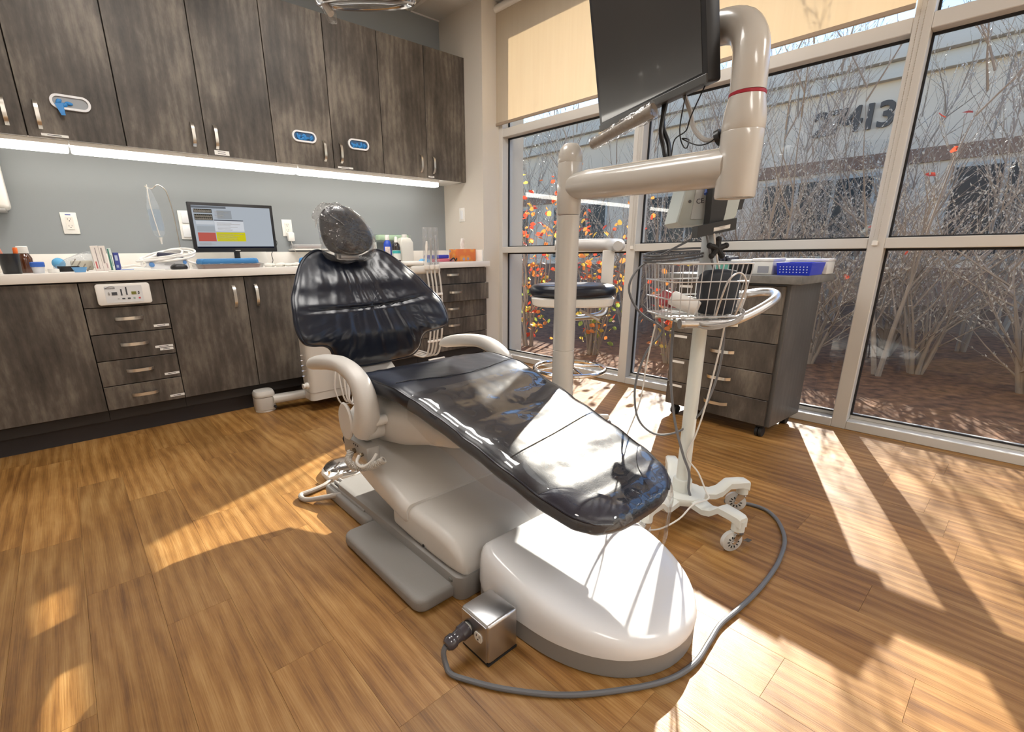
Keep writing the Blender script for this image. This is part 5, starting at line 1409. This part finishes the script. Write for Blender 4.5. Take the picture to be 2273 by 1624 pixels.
# ================================================================== COUNTER ITEMS
ZK = .9145
t = thing('pen_cup', 'black pen cup at the left end of the counter', 'cup', (-.18, 3.42, ZK))
ob('cup', G().lathe([(.034, 0), (.036, .003), (.042, .098), (.039, .098), (.033, .006), (.0001, .006)], 28, T(-.18, 3.42, ZK)), M_black, t)
ob('highlighter', G().lathe([(.008, 0), (.008, .085), (.0095, .088), (.0095, .115), (.007, .12)], 12, T(-.157, 3.425, ZK + .008) @ RY(R(4))), P('marker_orange', (.85, .16, .02), .4), label='orange highlighter standing in the pen cup', cat='pen')
ob('marker', G().lathe([(.007, 0), (.007, .10), (.005, .115)], 10, T(-.195, 3.43, ZK + .008) @ RY(R(-6))), P('marker_pink', (.75, .28, .2), .4), label='pink marker standing in the pen cup', cat='pen')
t = thing('medicine_bottle', 'brown medicine bottle with white cap beside the pen cup', 'bottle', (-.128, 3.55, ZK))
ob('glass', G().lathe([(.030, 0), (.032, .004), (.032, .075), (.024, .094), (.021, .098), (.021, .104)], 28, T(-.128, 3.55, ZK)), P('amber', (.075, .022, .008), .12, coat=.5), t)
ob('cap', G().lathe([(.023, .100), (.024, .102), (.024, .132), (.021, .136), (.0001, .136)], 28, T(-.128, 3.55, ZK)), M_white, t)
t = thing('specimen_jar', 'small clear jar with blue lid at the counter edge', 'jar', (-.08, 3.38, ZK))
ob('jar', G().lathe([(.022, 0), (.026, .03)], 24, T(-.08, 3.38, ZK)), P('jar_clear', (.60, .62, .66), .15, coat=.5), t)
ob('lid', G().lathe([(.028, .031), (.029, .033), (.029, .052), (.026, .056), (.0001, .056)], 24, T(-.08, 3.38, ZK)), P('lid_blue', (.03, .12, .50), .4), t)
ob('tape_roll', G().lathe([(.010, 0), (.022, 0), (.023, .002), (.023, .020), (.010, .021), (.010, .001)], 24, T(-.022, 3.345, ZK)), M_paper, label='small white tape roll in front of the blue lidded jar', cat='tape')
# packaged mask bag
rnd = random.Random(2)
g = G()
def bagring(k, y):
    out = []
    for i in range(44):
        a_ = 6.2832 * i / 44; c_, s_ = math.cos(a_), math.sin(a_)
        x_ = .075 + .098 * k * math.copysign(abs(c_) ** .55, c_)
        top = .030 + .085 * max(0, min(1, (x_ + .025) / .18)) ** .8
        z_ = (.5 + .5 * math.copysign(abs(s_) ** .6, s_)) * top * (.55 + .45 * k)
        cr_ = .007 * noise.noise(Vector((x_ * 40, z_ * 40, y * 30)))
        out.append((x_ + cr_, 3.63 + y + cr_, ZK + .002 + z_ + max(0, cr_)))
    return out
g.loft([bagring(k, y) for k, y in ((.55, -.05), (.85, -.044), (.97, -.03), (1, -.01), (1, .015), (.9, .035), (.6, .045))])
t = thing('supply_bag', 'clear plastic bag of pale gloves and blue masks by the boxes', 'bag', (.072, 3.63, ZK))
ob('film', g, film('bag_film', (.9, .92, .94), 1.5, .05, wr=1.0, wscale=18, mixd=.20, tcol=(.78, .83, .87), dist=.02), t, smooth=60)
ob('blue_pack', G().ball((.005, 3.61, ZK + .045), (.030, .028, .030), 16, 10), P('mask_blue', (.10, .36, .62), .7, bump=.5, bscale=40), t)
gl_ = ob('glove_pack', G().box(.055, .155, 3.60, 3.63, ZK + .006, ZK + .058, bev=.01), P('glove_cream', (.68, .60, .45), .6), t)
st = G()
for k in range(4): st.box(.060 + k * .024, .066 + k * .024, 3.596, 3.60, ZK + .012, ZK + .05, M=T(.1, 0, ZK + .03) @ RY(R(35)) @ T(-.1, 0, -ZK - .03))
ob('stripes', st, P('stripe_brown', (.28, .22, .15), .7), gl_, smooth=0)
t = thing('protective_glasses', 'black wraparound glasses lying at the counter edge', 'glasses', (.04, 3.36, ZK))
ob('lens', G().loft([[(.04 + .045 * math.sin(R(a)), 3.36 - .028 * math.cos(R(a)) + .028, z) for a in range(-80, 81, 10)] + [(.04 + .042 * math.sin(R(a)), 3.364 - .026 * math.cos(R(a)) + .027, z) for a in range(80, -81, -10)] for z in (ZK + .004, ZK + .032)]), M_black, t)
ob('temple', G().tube([(-.003, 3.385, ZK + .026), (-.004, 3.44, ZK + .03), (.0, 3.47, ZK + .012)], .003, 6, sub=3).tube([(.083, 3.385, ZK + .026), (.085, 3.44, ZK + .028), (.08, 3.47, ZK + .012)], .003, 6, sub=3), M_black, t)
t = thing('blue_dish', 'small light blue tray at the counter edge in front of the boxes', 'tray', (.082, 3.315, ZK))
ob('dish', G().loft([[(.082 + a * w, 3.315 + b * w * .6, ZK + z) for a, b in rrect(-1, 1, -1, 1, .3, 3)] for w, z in ((.022, .001), (.032, .026), (.0305, .026), (.021, .004))]), P('dish_blue', (.14, .36, .66), .4), t)
def carton(nm, lb, x0, x1, y0, y1, h, col, bands, tilt_=0):
    t = thing(nm, lb, 'box', ((x0 + x1) / 2, (y0 + y1) / 2, ZK))
    MM_ = T((x0 + x1) / 2, (y0 + y1) / 2, ZK) @ RY(tilt_) @ T(-(x0 + x1) / 2, -(y0 + y1) / 2, -ZK)
    c = ob('carton', G().box(x0, x1, y0, y1, ZK, ZK + h, bev=.001, seg=1, M=MM_), P('carton_' + lb[:18], col, .55), t, smooth=0)
    for (a, b, z0_, z1_, cc_) in bands:
        ob('print', G().box(x0 + (x1 - x0) * a, x0 + (x1 - x0) * b, y0 - .0008, y0, ZK + h * z0_, ZK + h * z1_, M=MM_), P('print_%.2f%.2f%.2f' % cc_, cc_, .6), c, smooth=0)
carton('carton', 'white carton with red printing standing on the counter', .160, .195, 3.545, 3.60, .138, (.72, .66, .62), [(.15, .35, .1, .38, (.5, .12, .12)), (.5, .6, .08, .92, (.25, .22, .22))], R(-2))
carton('carton', 'white carton with grey print beside the red printed one', .196, .226, 3.55, 3.60, .138, (.74, .69, .65), [(.25, .5, .3, .92, (.3, .26, .25)), (.6, .75, .1, .3, (.45, .3, .3))], R(-2))
carton('carton', 'slim green and white carton between the white and blue cartons', .233, .25, 3.57, 3.62, .124, (.62, .70, .66), [(0, .4, .02, .98, (.05, .2, .16)), (.55, .8, .2, .7, (.2, .35, .3))], R(-1))
carton('carton', 'dark blue carton right of the green carton', .254, .28, 3.57, 3.62, .10, (.04, .06, .26), [(.2, .7, .55, .85, (.4, .45, .6)), (.2, .6, .15, .3, (.3, .35, .5))])
t = thing('dental_mirror_set', 'white plastic dental tools lying before the cartons', 'tools', (.33, 3.36, ZK))
ob('tool', G().tube([(.26, 3.34, ZK + .006), (.33, 3.36, ZK + .010), (.40, 3.37, ZK + .008)], [.006, .009, .005], 10), M_white, t)
ob('tool', G().tube([(.27, 3.40, ZK + .02), (.33, 3.42, ZK + .028), (.37, 3.42, ZK + .02), (.385, 3.42, ZK + .035), (.375, 3.42, ZK + .045)], .006, 10, sub=3), M_white, t)
ob('pen', G().tube([(.255, 3.32, ZK + .005), (.315, 3.325, ZK + .005)], .005, 8), P('pen_blue', (.16, .24, .5), .3), t)
ob('strip', G().box(.20, .46, 3.30, 3.335, ZK, ZK + .006, bev=.002), M_white, t)
# scaler unit with hose
su = thing('scaler_unit', 'white ultrasonic scaler box with coiled white hose on the counter', 'scaler', (.49, 3.50, ZK))
ob('case', G().loft([[(.492 + a * w, 3.51 + b * d, ZK + z) for a, b in rrect(-1, 1, -1, 1, .25, 4)] for w, d, z in ((.115, .085, 0), (.118, .088, .01), (.112, .082, .055), (.10, .07, .066), (.05, .03, .069))]), M_whiteg, su, smooth=50)
ob('knob', G().lathe([(.014, 0), (.013, .012), (.0001, .014)], 18, T(.415, 3.424, ZK + .03) @ RX(R(100))), P('knob_blue', (.10, .25, .55), .4), su)
ob('knob', G().lathe([(.011, 0), (.010, .01), (.0001, .012)], 18, T(.585, 3.43, ZK + .04) @ RX(R(100))), P('knob_blue', (.10, .25, .55), .4), su)
ob('badge', G().prism([(.505 + .028 * math.cos(R(a)), ZK + .03 + .007 * math.sin(R(a))) for a in range(0, 360, 20)], 3.4225, 3.4245, M=AX['y']), P('badge_grey', (.5, .5, .52), .4), su)
ob('cradle', G().box(.46, .60, 3.50, 3.57, ZK + .066, ZK + .095, bev=.012, M=T(.53, 3.53, ZK + .08) @ RY(R(4)) @ T(-.53, -3.53, -ZK - .08)), P('cradle_dark', (.02, .022, .05), .4), su)
hs = []
for i in range(44):
    a = i * .56
    hs.append((.50 + (.125 + .02 * math.sin(i * .8)) * math.cos(a) + .02 * math.sin(i * .21), 3.47 + .06 * math.sin(a), ZK + .065 + .030 * math.sin(a + .9) + .006 * math.sin(i * 1.1) + .0006 * i))
hs += [(.60, 3.43, ZK + .05), (.64, 3.42, ZK + .03), (.655, 3.44, ZK + .015)]
ob('hose', G().tube(hs, .0062, 8, sub=4), P('hose_white', (.80, .78, .75), .35), su)
# hanging irrigation bag
ib = thing('irrigation_bag', 'clear fluid bag hanging from a thin hook above the scaler', 'fluid bag', (.50, 3.60, 1.07))
rings = []
for i in range(15):
    t_ = i / 14; z = 1.10 + .285 * t_
    w = interp([0, .08, .2, .6, .85, 1], [.010, .030, .036, .034, .018, .008], t_)
    rings.append([(.508 - .012 * t_ + w * math.cos(a) + .003 * noise.noise(Vector((a * 2, i * .6, 1))), 3.60 + min(w, .014) * .8 * math.sin(a), z) for a in [6.283 * q / 20 for q in range(20)]])
ob('bag', G().loft(rings), film('bag_clear', (.93, .95, .97), 1.5, .05, wr=.8, wscale=16, mixd=.18, tcol=(.8, .85, .9), dist=.02), ib, smooth=60)
ob('liquid', G().loft([[(p[0] * .9 + .0505, p[1] * .9 + .36, p[2]) for p in r_] for r_ in rings[2:9]]), film('saline', (.86, .90, .95), 1.33, .02, mixd=.12, tcol=(.7, .78, .86)), ib, smooth=60)
ob('drip_port', G().lathe([(.004, 0), (.006, .02), (.010, .04)], 12, T(.510, 3.60, 1.062)), M_white, ib)
ob('tube', G().tube([(.488, 3.592, 1.40), (.486, 3.585, 1.30), (.494, 3.582, 1.2), (.505, 3.585, 1.11)], .003, 8, sub=3), M_wcable, ib)
ob('hook_rod', G().tube([(.605, 3.60, ZK + .02), (.604, 3.60, 1.10), (.600, 3.60, 1.25), (.588, 3.60, 1.352), (.575, 3.60, 1.385), (.552, 3.60, 1.402), (.535, 3.60, 1.398), (.515, 3.60, 1.38), (.495, 3.60, 1.383), (.478, 3.60, 1.392)], .0032, 8, sub=4), M_nickel, ib)
ob('rod_base', G().lathe([(.022, 0), (.022, .006), (.008, .012), (.008, .03)], 18, T(.605, 3.60, ZK)), M_nickel, ib)
t = thing('computer_mouse', 'black computer mouse in front of the scaler', 'mouse', (.535, 3.33, ZK))
ob('shell', G().loft([[(.535 + a * w, 3.33 + b * d, ZK + z) for a, b in sup_ring(1, 1, 24, 2.4)] for w, d, z in ((.040, .026, .001), (.045, .030, .008), (.042, .028, .020), (.032, .021, .029), (.015, .010, .033))]), M_black, t, smooth=60)
ob('wheel', G().lathe([(.004, -.003), (.0045, 0), (.004, .003)], 10, T(.515, 3.33, ZK + .031)), M_rubber, t)
# instrument tray with drape
t = thing('instrument_tray', 'silver instrument tray with clear wrap on the counter edge', 'tray', (.81, 3.36, ZK))
ob('tray', G().loft([[(.812 + px * k, 3.365 + py * k, ZK + z) for px, py in rrect(-.175, .175, -.085, .085, .025, 4)] for k, z in ((.93, .001), (1.0, .022), (1.02, .023), (.99, .022), (.92, .004))]), P('tray_mauve', (.30, .20, .18), .35), t, smooth=40)
ob('wrap', G().loft([[(.812 + px * k, 3.365 + py * k, ZK + z + .002 * noise.noise(Vector((px * 40, py * 40, z * 100)))) for px, py in rrect(-.19, .19, -.095, .095, .03, 8)] for k, z in ((.98, .001), (1.0, .012), (1.01, .026), (.9, .030))]), M_film, t, smooth=50)
dg_ = G()
dg_.loft([[(.815 + px * k + .004 * noise.noise(Vector((i * .7, k * 5, 3))), 3.37 + py * k, ZK + z + .003 * noise.noise(Vector((i * .9, k * 9, 5)))) for i, (px, py) in enumerate(rrect(-.165, .155, -.075, .075, .02, 6))] for k, z in ((1.0, .026), (1.03, .030), (1.02, .046), (.98, .056), (.9, .058), (.4, .055))])
ob('folded_drape', dg_, M_cloth, label='folded blue cloth drape lying on the instrument tray', cat='drape', smooth=50)
# computer monitor
cmn = thing('computer_monitor', 'black computer monitor showing a patient chart on the counter', 'monitor', (.95, 3.65, ZK))
mx0, mx1, mz0, mz1 = .690, 1.213, 1.013, 1.322
YMn = 3.64
ob('case', G().box(mx0, mx1, YMn, YMn + .028, mz0, mz1, bev=.004), M_black, cmn)
M_scrn = emis('screen_glow', (.55, .60, .66), .40)
sc_ = ob('screen', G().box(mx0 + .020, mx1 - .020, YMn - .0012, YMn, mz0 + .026, mz1 - .020), M_scrn, cmn, smooth=0)
sxa, sxb, sza, szb = mx0 + .020, mx1 - .020, mz0 + .026, mz1 - .020
def sc(nm, a, b, c, d, col, k=1.0, lay=1):
    ob(nm, G().box(sxa + (sxb - sxa) * a, sxa + (sxb - sxa) * b, YMn - .0012 - .0004 * lay, YMn - .0012 - .0004 * (lay - 1), sza + (szb - sza) * (1 - d), sza + (szb - sza) * (1 - c)), emis('scr_%s' % nm, col, k * .62), sc_, smooth=0)
sc('screen_toolbar', 0, .42, .01, .06, (.25, .27, .30), .5)
sc('xray_strip', .02, .24, .08, .17, (.10, .09, .07), .35); sc('xray_strip', .02, .24, .20, .34, (.10, .09, .07), .35)
sc('chart_text', .30, .48, .10, .30, (.42, .45, .48), .6)
sc('window_white', .25, .62, .33, .60, (.70, .72, .76), .75)
sc('title_dark', .25, .62, .325, .345, (.12, .13, .17), .4, 2)
sc('yellow_note', .255, .625, .62, .84, (.72, .66, .02), .70)
sc('red_note', .03, .245, .63, .84, (.62, .14, .11), .65)
sc('white_row', .03, .245, .36, .44, (.68, .71, .75), .7); sc('white_row', .03, .245, .48, .61, (.5, .54, .58), .6)
sc('taskbar', 0, 1, .965, 1.0, (.02, .025, .05), .3)
tx = G()
rnd = random.Random(8)
for (a, b, c, d, n_) in ((.28, .58, .38, .58, 6), (.27, .60, .65, .82, 6), (.27, .46, .11, .29, 6), (.03, .24, .87, .94, 3)):
    for k in range(n_):
        zc = sza + (szb - sza) * (1 - (c + (d - c) * (k + .5) / n_)); q0 = sxa + (sxb - sxa) * a; q1 = sxa + (sxb - sxa) * (a + (b - a) * rnd.uniform(.5, 1))
        tx.box(q0, q1, YMn - .0026, YMn - .0020, zc - .0009, zc + .0009)
for k in range(26):
    for (c, d) in ((.09, .16), (.22, .27), (.28, .33)):
        xx = sxa + (sxb - sxa) * (.025 + .21 * k / 26); tx.box(xx, xx + .0022, YMn - .0026, YMn - .0020, sza + (szb - sza) * (1 - d), sza + (szb - sza) * (1 - c - .01 * (k % 3)))
ob('chart_lines', tx, P('scr_lines', (.25, .24, .22), .6), sc_, smooth=0)
ob('logo', G().box(.935, .967, YMn - .0008, YMn, mz0 + .008, mz0 + .0115), M_paper, cmn, smooth=0)
ob('stand_neck', G().box(.932, .968, YMn + .026, YMn + .045, ZK + .008, 1.12, bev=.004), M_black, cmn)
ob('stand_foot', G().prism([(.95 + .10 * math.cos(R(a)), 3.66 + .075 * math.sin(R(a))) for a in range(0, 360, 15)], ZK, ZK + .010, bev=.003), M_black, cmn)
ob('cable', G().tube([(1.16, YMn + .03, 1.10), (1.225, YMn + .04, 1.09), (1.222, YMn + .04, 1.05), (1.18, YMn + .03, 1.0), (1.16, 3.60, .95), (1.12, 3.55, ZK + .006), (1.08, 3.52, ZK + .004)], .0025, 6, sub=5), M_black, cmn)
t = thing('tablet_stand', 'thin white tablet leaning behind the computer monitor stand', 'tablet', (1.06, 3.80, ZK))
ob('body', G().box(.99, 1.19, 3.80, 3.808, ZK, ZK + .12, bev=.003, M=T(0, 3.8, ZK) @ RX(R(-14)) @ T(0, -3.8, -ZK)), M_white, t)
# gauze and bits
t = thing('gauze_heap', 'heap of white gauze and cotton on the counter beside the chair back', 'gauze', (1.16, 3.42, ZK))
g = G()
for k in range(9):
    g.ball((1.07 + k * .03 + rnd.uniform(-.01, .01), 3.42 + rnd.uniform(-.03, .03), ZK + .010), (.026, .022, .010 + .006 * rnd.random()), 12, 8, None)
ob('gauze', g, P('gauze_white', (.72, .70, .65), .8, bump=.8, bscale=60), t)
ob('blue_cloth', G().loft([[(1.335 + px * k * (1 + .15 * noise.noise(Vector((i, k * 4, 2)))), 3.48 + py * k, ZK + z) for i, (px, py) in enumerate(sup_ring(.034, .03, 24, 2.5))] for k, z in ((.8, 0), (1.05, .01), (1.0, .035), (.8, .05), (.4, .056))]), M_cloth, label='crumpled blue cloth at the left edge of the chair back', cat='cloth', smooth=50)
t = thing('wrapped_tray', 'clear wrapped instrument tray on a wall shelf behind the headrest', 'tray', (1.49, 3.80, 1.03))
ob('shelf', G().box(1.38, 1.70, 3.74, YB - .001, 1.022, 1.032, bev=.002), M_white, t)
ob('tray', G().box(1.40, 1.58, 3.75, 3.86, 1.034, 1.050, bev=.006), P('tray_mauve', (.30, .20, .18), .35), t)
ob('wrap', G().box(1.385, 1.60, 3.742, 3.87, 1.033, 1.066, bev=.012, seg=3), film('wrap_milky', (.85, .85, .84), 1.5, .05, wr=.9, wscale=20, mixd=.35, dist=.02), t)
# bottles
t = thing('blue_bottle', 'blue bottle with white cap behind the chair shoulder', 'bottle', (2.15, 3.70, ZK))
ob('body', G().lathe([(.030, 0), (.033, .004), (.033, .15), (.026, .17), (.018, .18), (.018, .188)], 24, T(2.15, 3.70, ZK)), P('bottle_blue', (.015, .06, .42), .3), t)
ob('cap', G().lathe([(.019, .184), (.020, .186), (.018, .222), (.016, .226), (.0001, .226)], 20, T(2.15, 3.70, ZK)), M_white, t)
ob('paper_label', G().loft([[(2.15 + .0336 * math.cos(R(a)), 3.70 + .0336 * math.sin(R(a)), ZK + z) for a in range(200, 285, 8)] for z in (.02, .13)], cap=False), P('label_red', (.62, .52, .50), .5, var=.4, vscale=50), t)
t = thing('peroxide_bottle', 'dark brown bottle with white nozzle and label between the blue bottle and the jug', 'bottle', (2.195, 3.64, ZK))
ob('body', G().lathe([(.030, 0), (.034, .004), (.034, .125), (.028, .150), (.016, .162), (.014, .168)], 24, T(2.198, 3.64, ZK)), P('bottle_dark', (.02, .014, .012), .2, coat=.4), t)
ob('nozzle', G().lathe([(.016, .164), (.017, .168), (.012, .205), (.006, .212), (.0001, .212)], 20, T(2.198, 3.64, ZK)), M_white, t)
ob('paper_label', G().lathe([(.0345, .02), (.0345, .10)], 24, T(2.198, 3.64, ZK)), P('label_pale', (.62, .62, .58), .5), t)
ob('teal_band', G().lathe([(.0350, .075), (.0350, .098)], 24, T(2.198, 3.64, ZK)), P('label_teal', (.04, .36, .36), .5), t)
t = thing('white_jug', 'translucent white plastic jug with shoulders behind the chair', 'jug', (2.32, 3.70, ZK))
ob('body', G().loft([[(2.32 + px * k, 3.70 + py * k, ZK + z) for px, py in rrect(-.066, .066, -.045, .045, .015, 4)] for k, z in ((.96, 0), (1, .006), (1, .165), (.7, .20), (.34, .208))]), P('jug_white', (.64, .62, .56), .35), t, smooth=50)
ob('cap', G().lathe([(.022, .206), (.023, .208), (.022, .232), (.0001, .233)], 20, T(2.32, 3.70, ZK)), M_white, t)
t = thing('glove_rack', 'clear shelf holding a pale green package above the bottles', 'shelf', (2.27, 3.83, 1.10))
ob('shelf', G().box(2.10, 2.445, 3.78, YB - .001, 1.085, 1.150, bev=.004), film('rack_clear', (.9, .93, .92), 1.5, .03, mixd=.14), t)
ob('package', G().box(2.13, 2.43, 3.795, 3.87, 1.10, 1.145, bev=.012), P('pack_green', (.45, .62, .40), .5), t)
ob('leg', G().box(2.12, 2.135, 3.86, YB - .001, ZK, 1.086).box(2.41, 2.425, 3.86, YB - .001, ZK, 1.086), M_white, t, smooth=0)
ob('blue_wipe', G().loft([[(2.33 + a * w, 3.42 + b * d, ZK + z) for a, b in ((-1, -1), (1, -.6), (1.1, .9), (-.8, 1))] for w, d, z in ((.05, .03, 0), (.052, .031, .012), (.03, .02, .03))]), P('wipe_blue', (.12, .42, .72), .6), label='light blue folded wipe behind the chair shoulder', cat='wipe')
t = thing('blue_case', 'dark blue flat case on a pink folder near the tissue box', 'case', (2.53, 3.50, ZK))
ob('folder', G().box(2.43, 2.64, 3.44, 3.58, ZK, ZK + .026, bev=.004), P('folder_pink', (.55, .13, .17), .5), t)
ob('case', G().box(2.43, 2.62, 3.46, 3.57, ZK + .027, ZK + .058, bev=.006), P('case_blue', (.04, .05, .40), .4), t)
ob('clip', G().tube([(2.60, 3.42, ZK + .008), (2.64, 3.42, ZK + .03), (2.66, 3.42, ZK + .008), (2.68, 3.42, ZK + .03), (2.70, 3.43, ZK + .006)], .006, 8, sub=3), M_black, label='black cable clips in front of the tissue box', cat='clip')
t = thing('tissue_box', 'orange patterned tissue box with a white tissue in the counter corner', 'tissue box', (2.78, 3.47, ZK))
def tissue_mat():
    mt, n, p, out = nmat('tissue_print')
    tc = n.nodes.new('ShaderNodeTexCoord'); v = n.nodes.new('ShaderNodeTexVoronoi'); v.inputs['Scale'].default_value = 17
    rp = n.nodes.new('ShaderNodeValToRGB'); e_ = rp.color_ramp.elements
    e_[0].color = (.62, .52, .42, 1); e_[1].position = .62; e_[1].color = (.62, .16, .04, 1)
    k = e_.new(.28); k.color = (.72, .30, .05, 1); k = e_.new(.16); k.color = (.20, .22, .42, 1)
    n.links.new(tc.outputs['Object'], v.inputs[0]); n.links.new(v.outputs['Distance'], rp.inputs[0]); n.links.new(rp.outputs[0], p.inputs['Base Color']); p.inputs['Roughness'].default_value = .5
    return mt
ob('box', G().box(2.675, 2.885, 3.41, 3.53, ZK, ZK + .105, bev=.002), tissue_mat(), t)
ob('slot', G().prism([(2.78 + .05 * math.cos(R(a)), 3.47 + .022 * math.sin(R(a))) for a in range(0, 360, 20)], ZK + .105, ZK + .106), M_paper, t, smooth=0)
tg = []
for i in range(9):
    z = ZK + .104 + .0115 * i
    w = .016 + .004 * i - .0006 * i * i
    tg.append([(2.78 + w * math.cos(a) * (1 + .25 * noise.noise(Vector((a * 2, i * .4, 1)))), 3.47 + .010 * math.sin(a) + .012 * noise.noise(Vector((a * 1.5, i * .5, 6))), z + .008 * noise.noise(Vector((a * 2.2, 8, 2))) * i / 8) for a in [6.283 * q / 22 for q in range(22)]])
ob('tissue', G().loft(tg), P('tissue_white', (.80, .76, .72), .8), t, smooth=60)
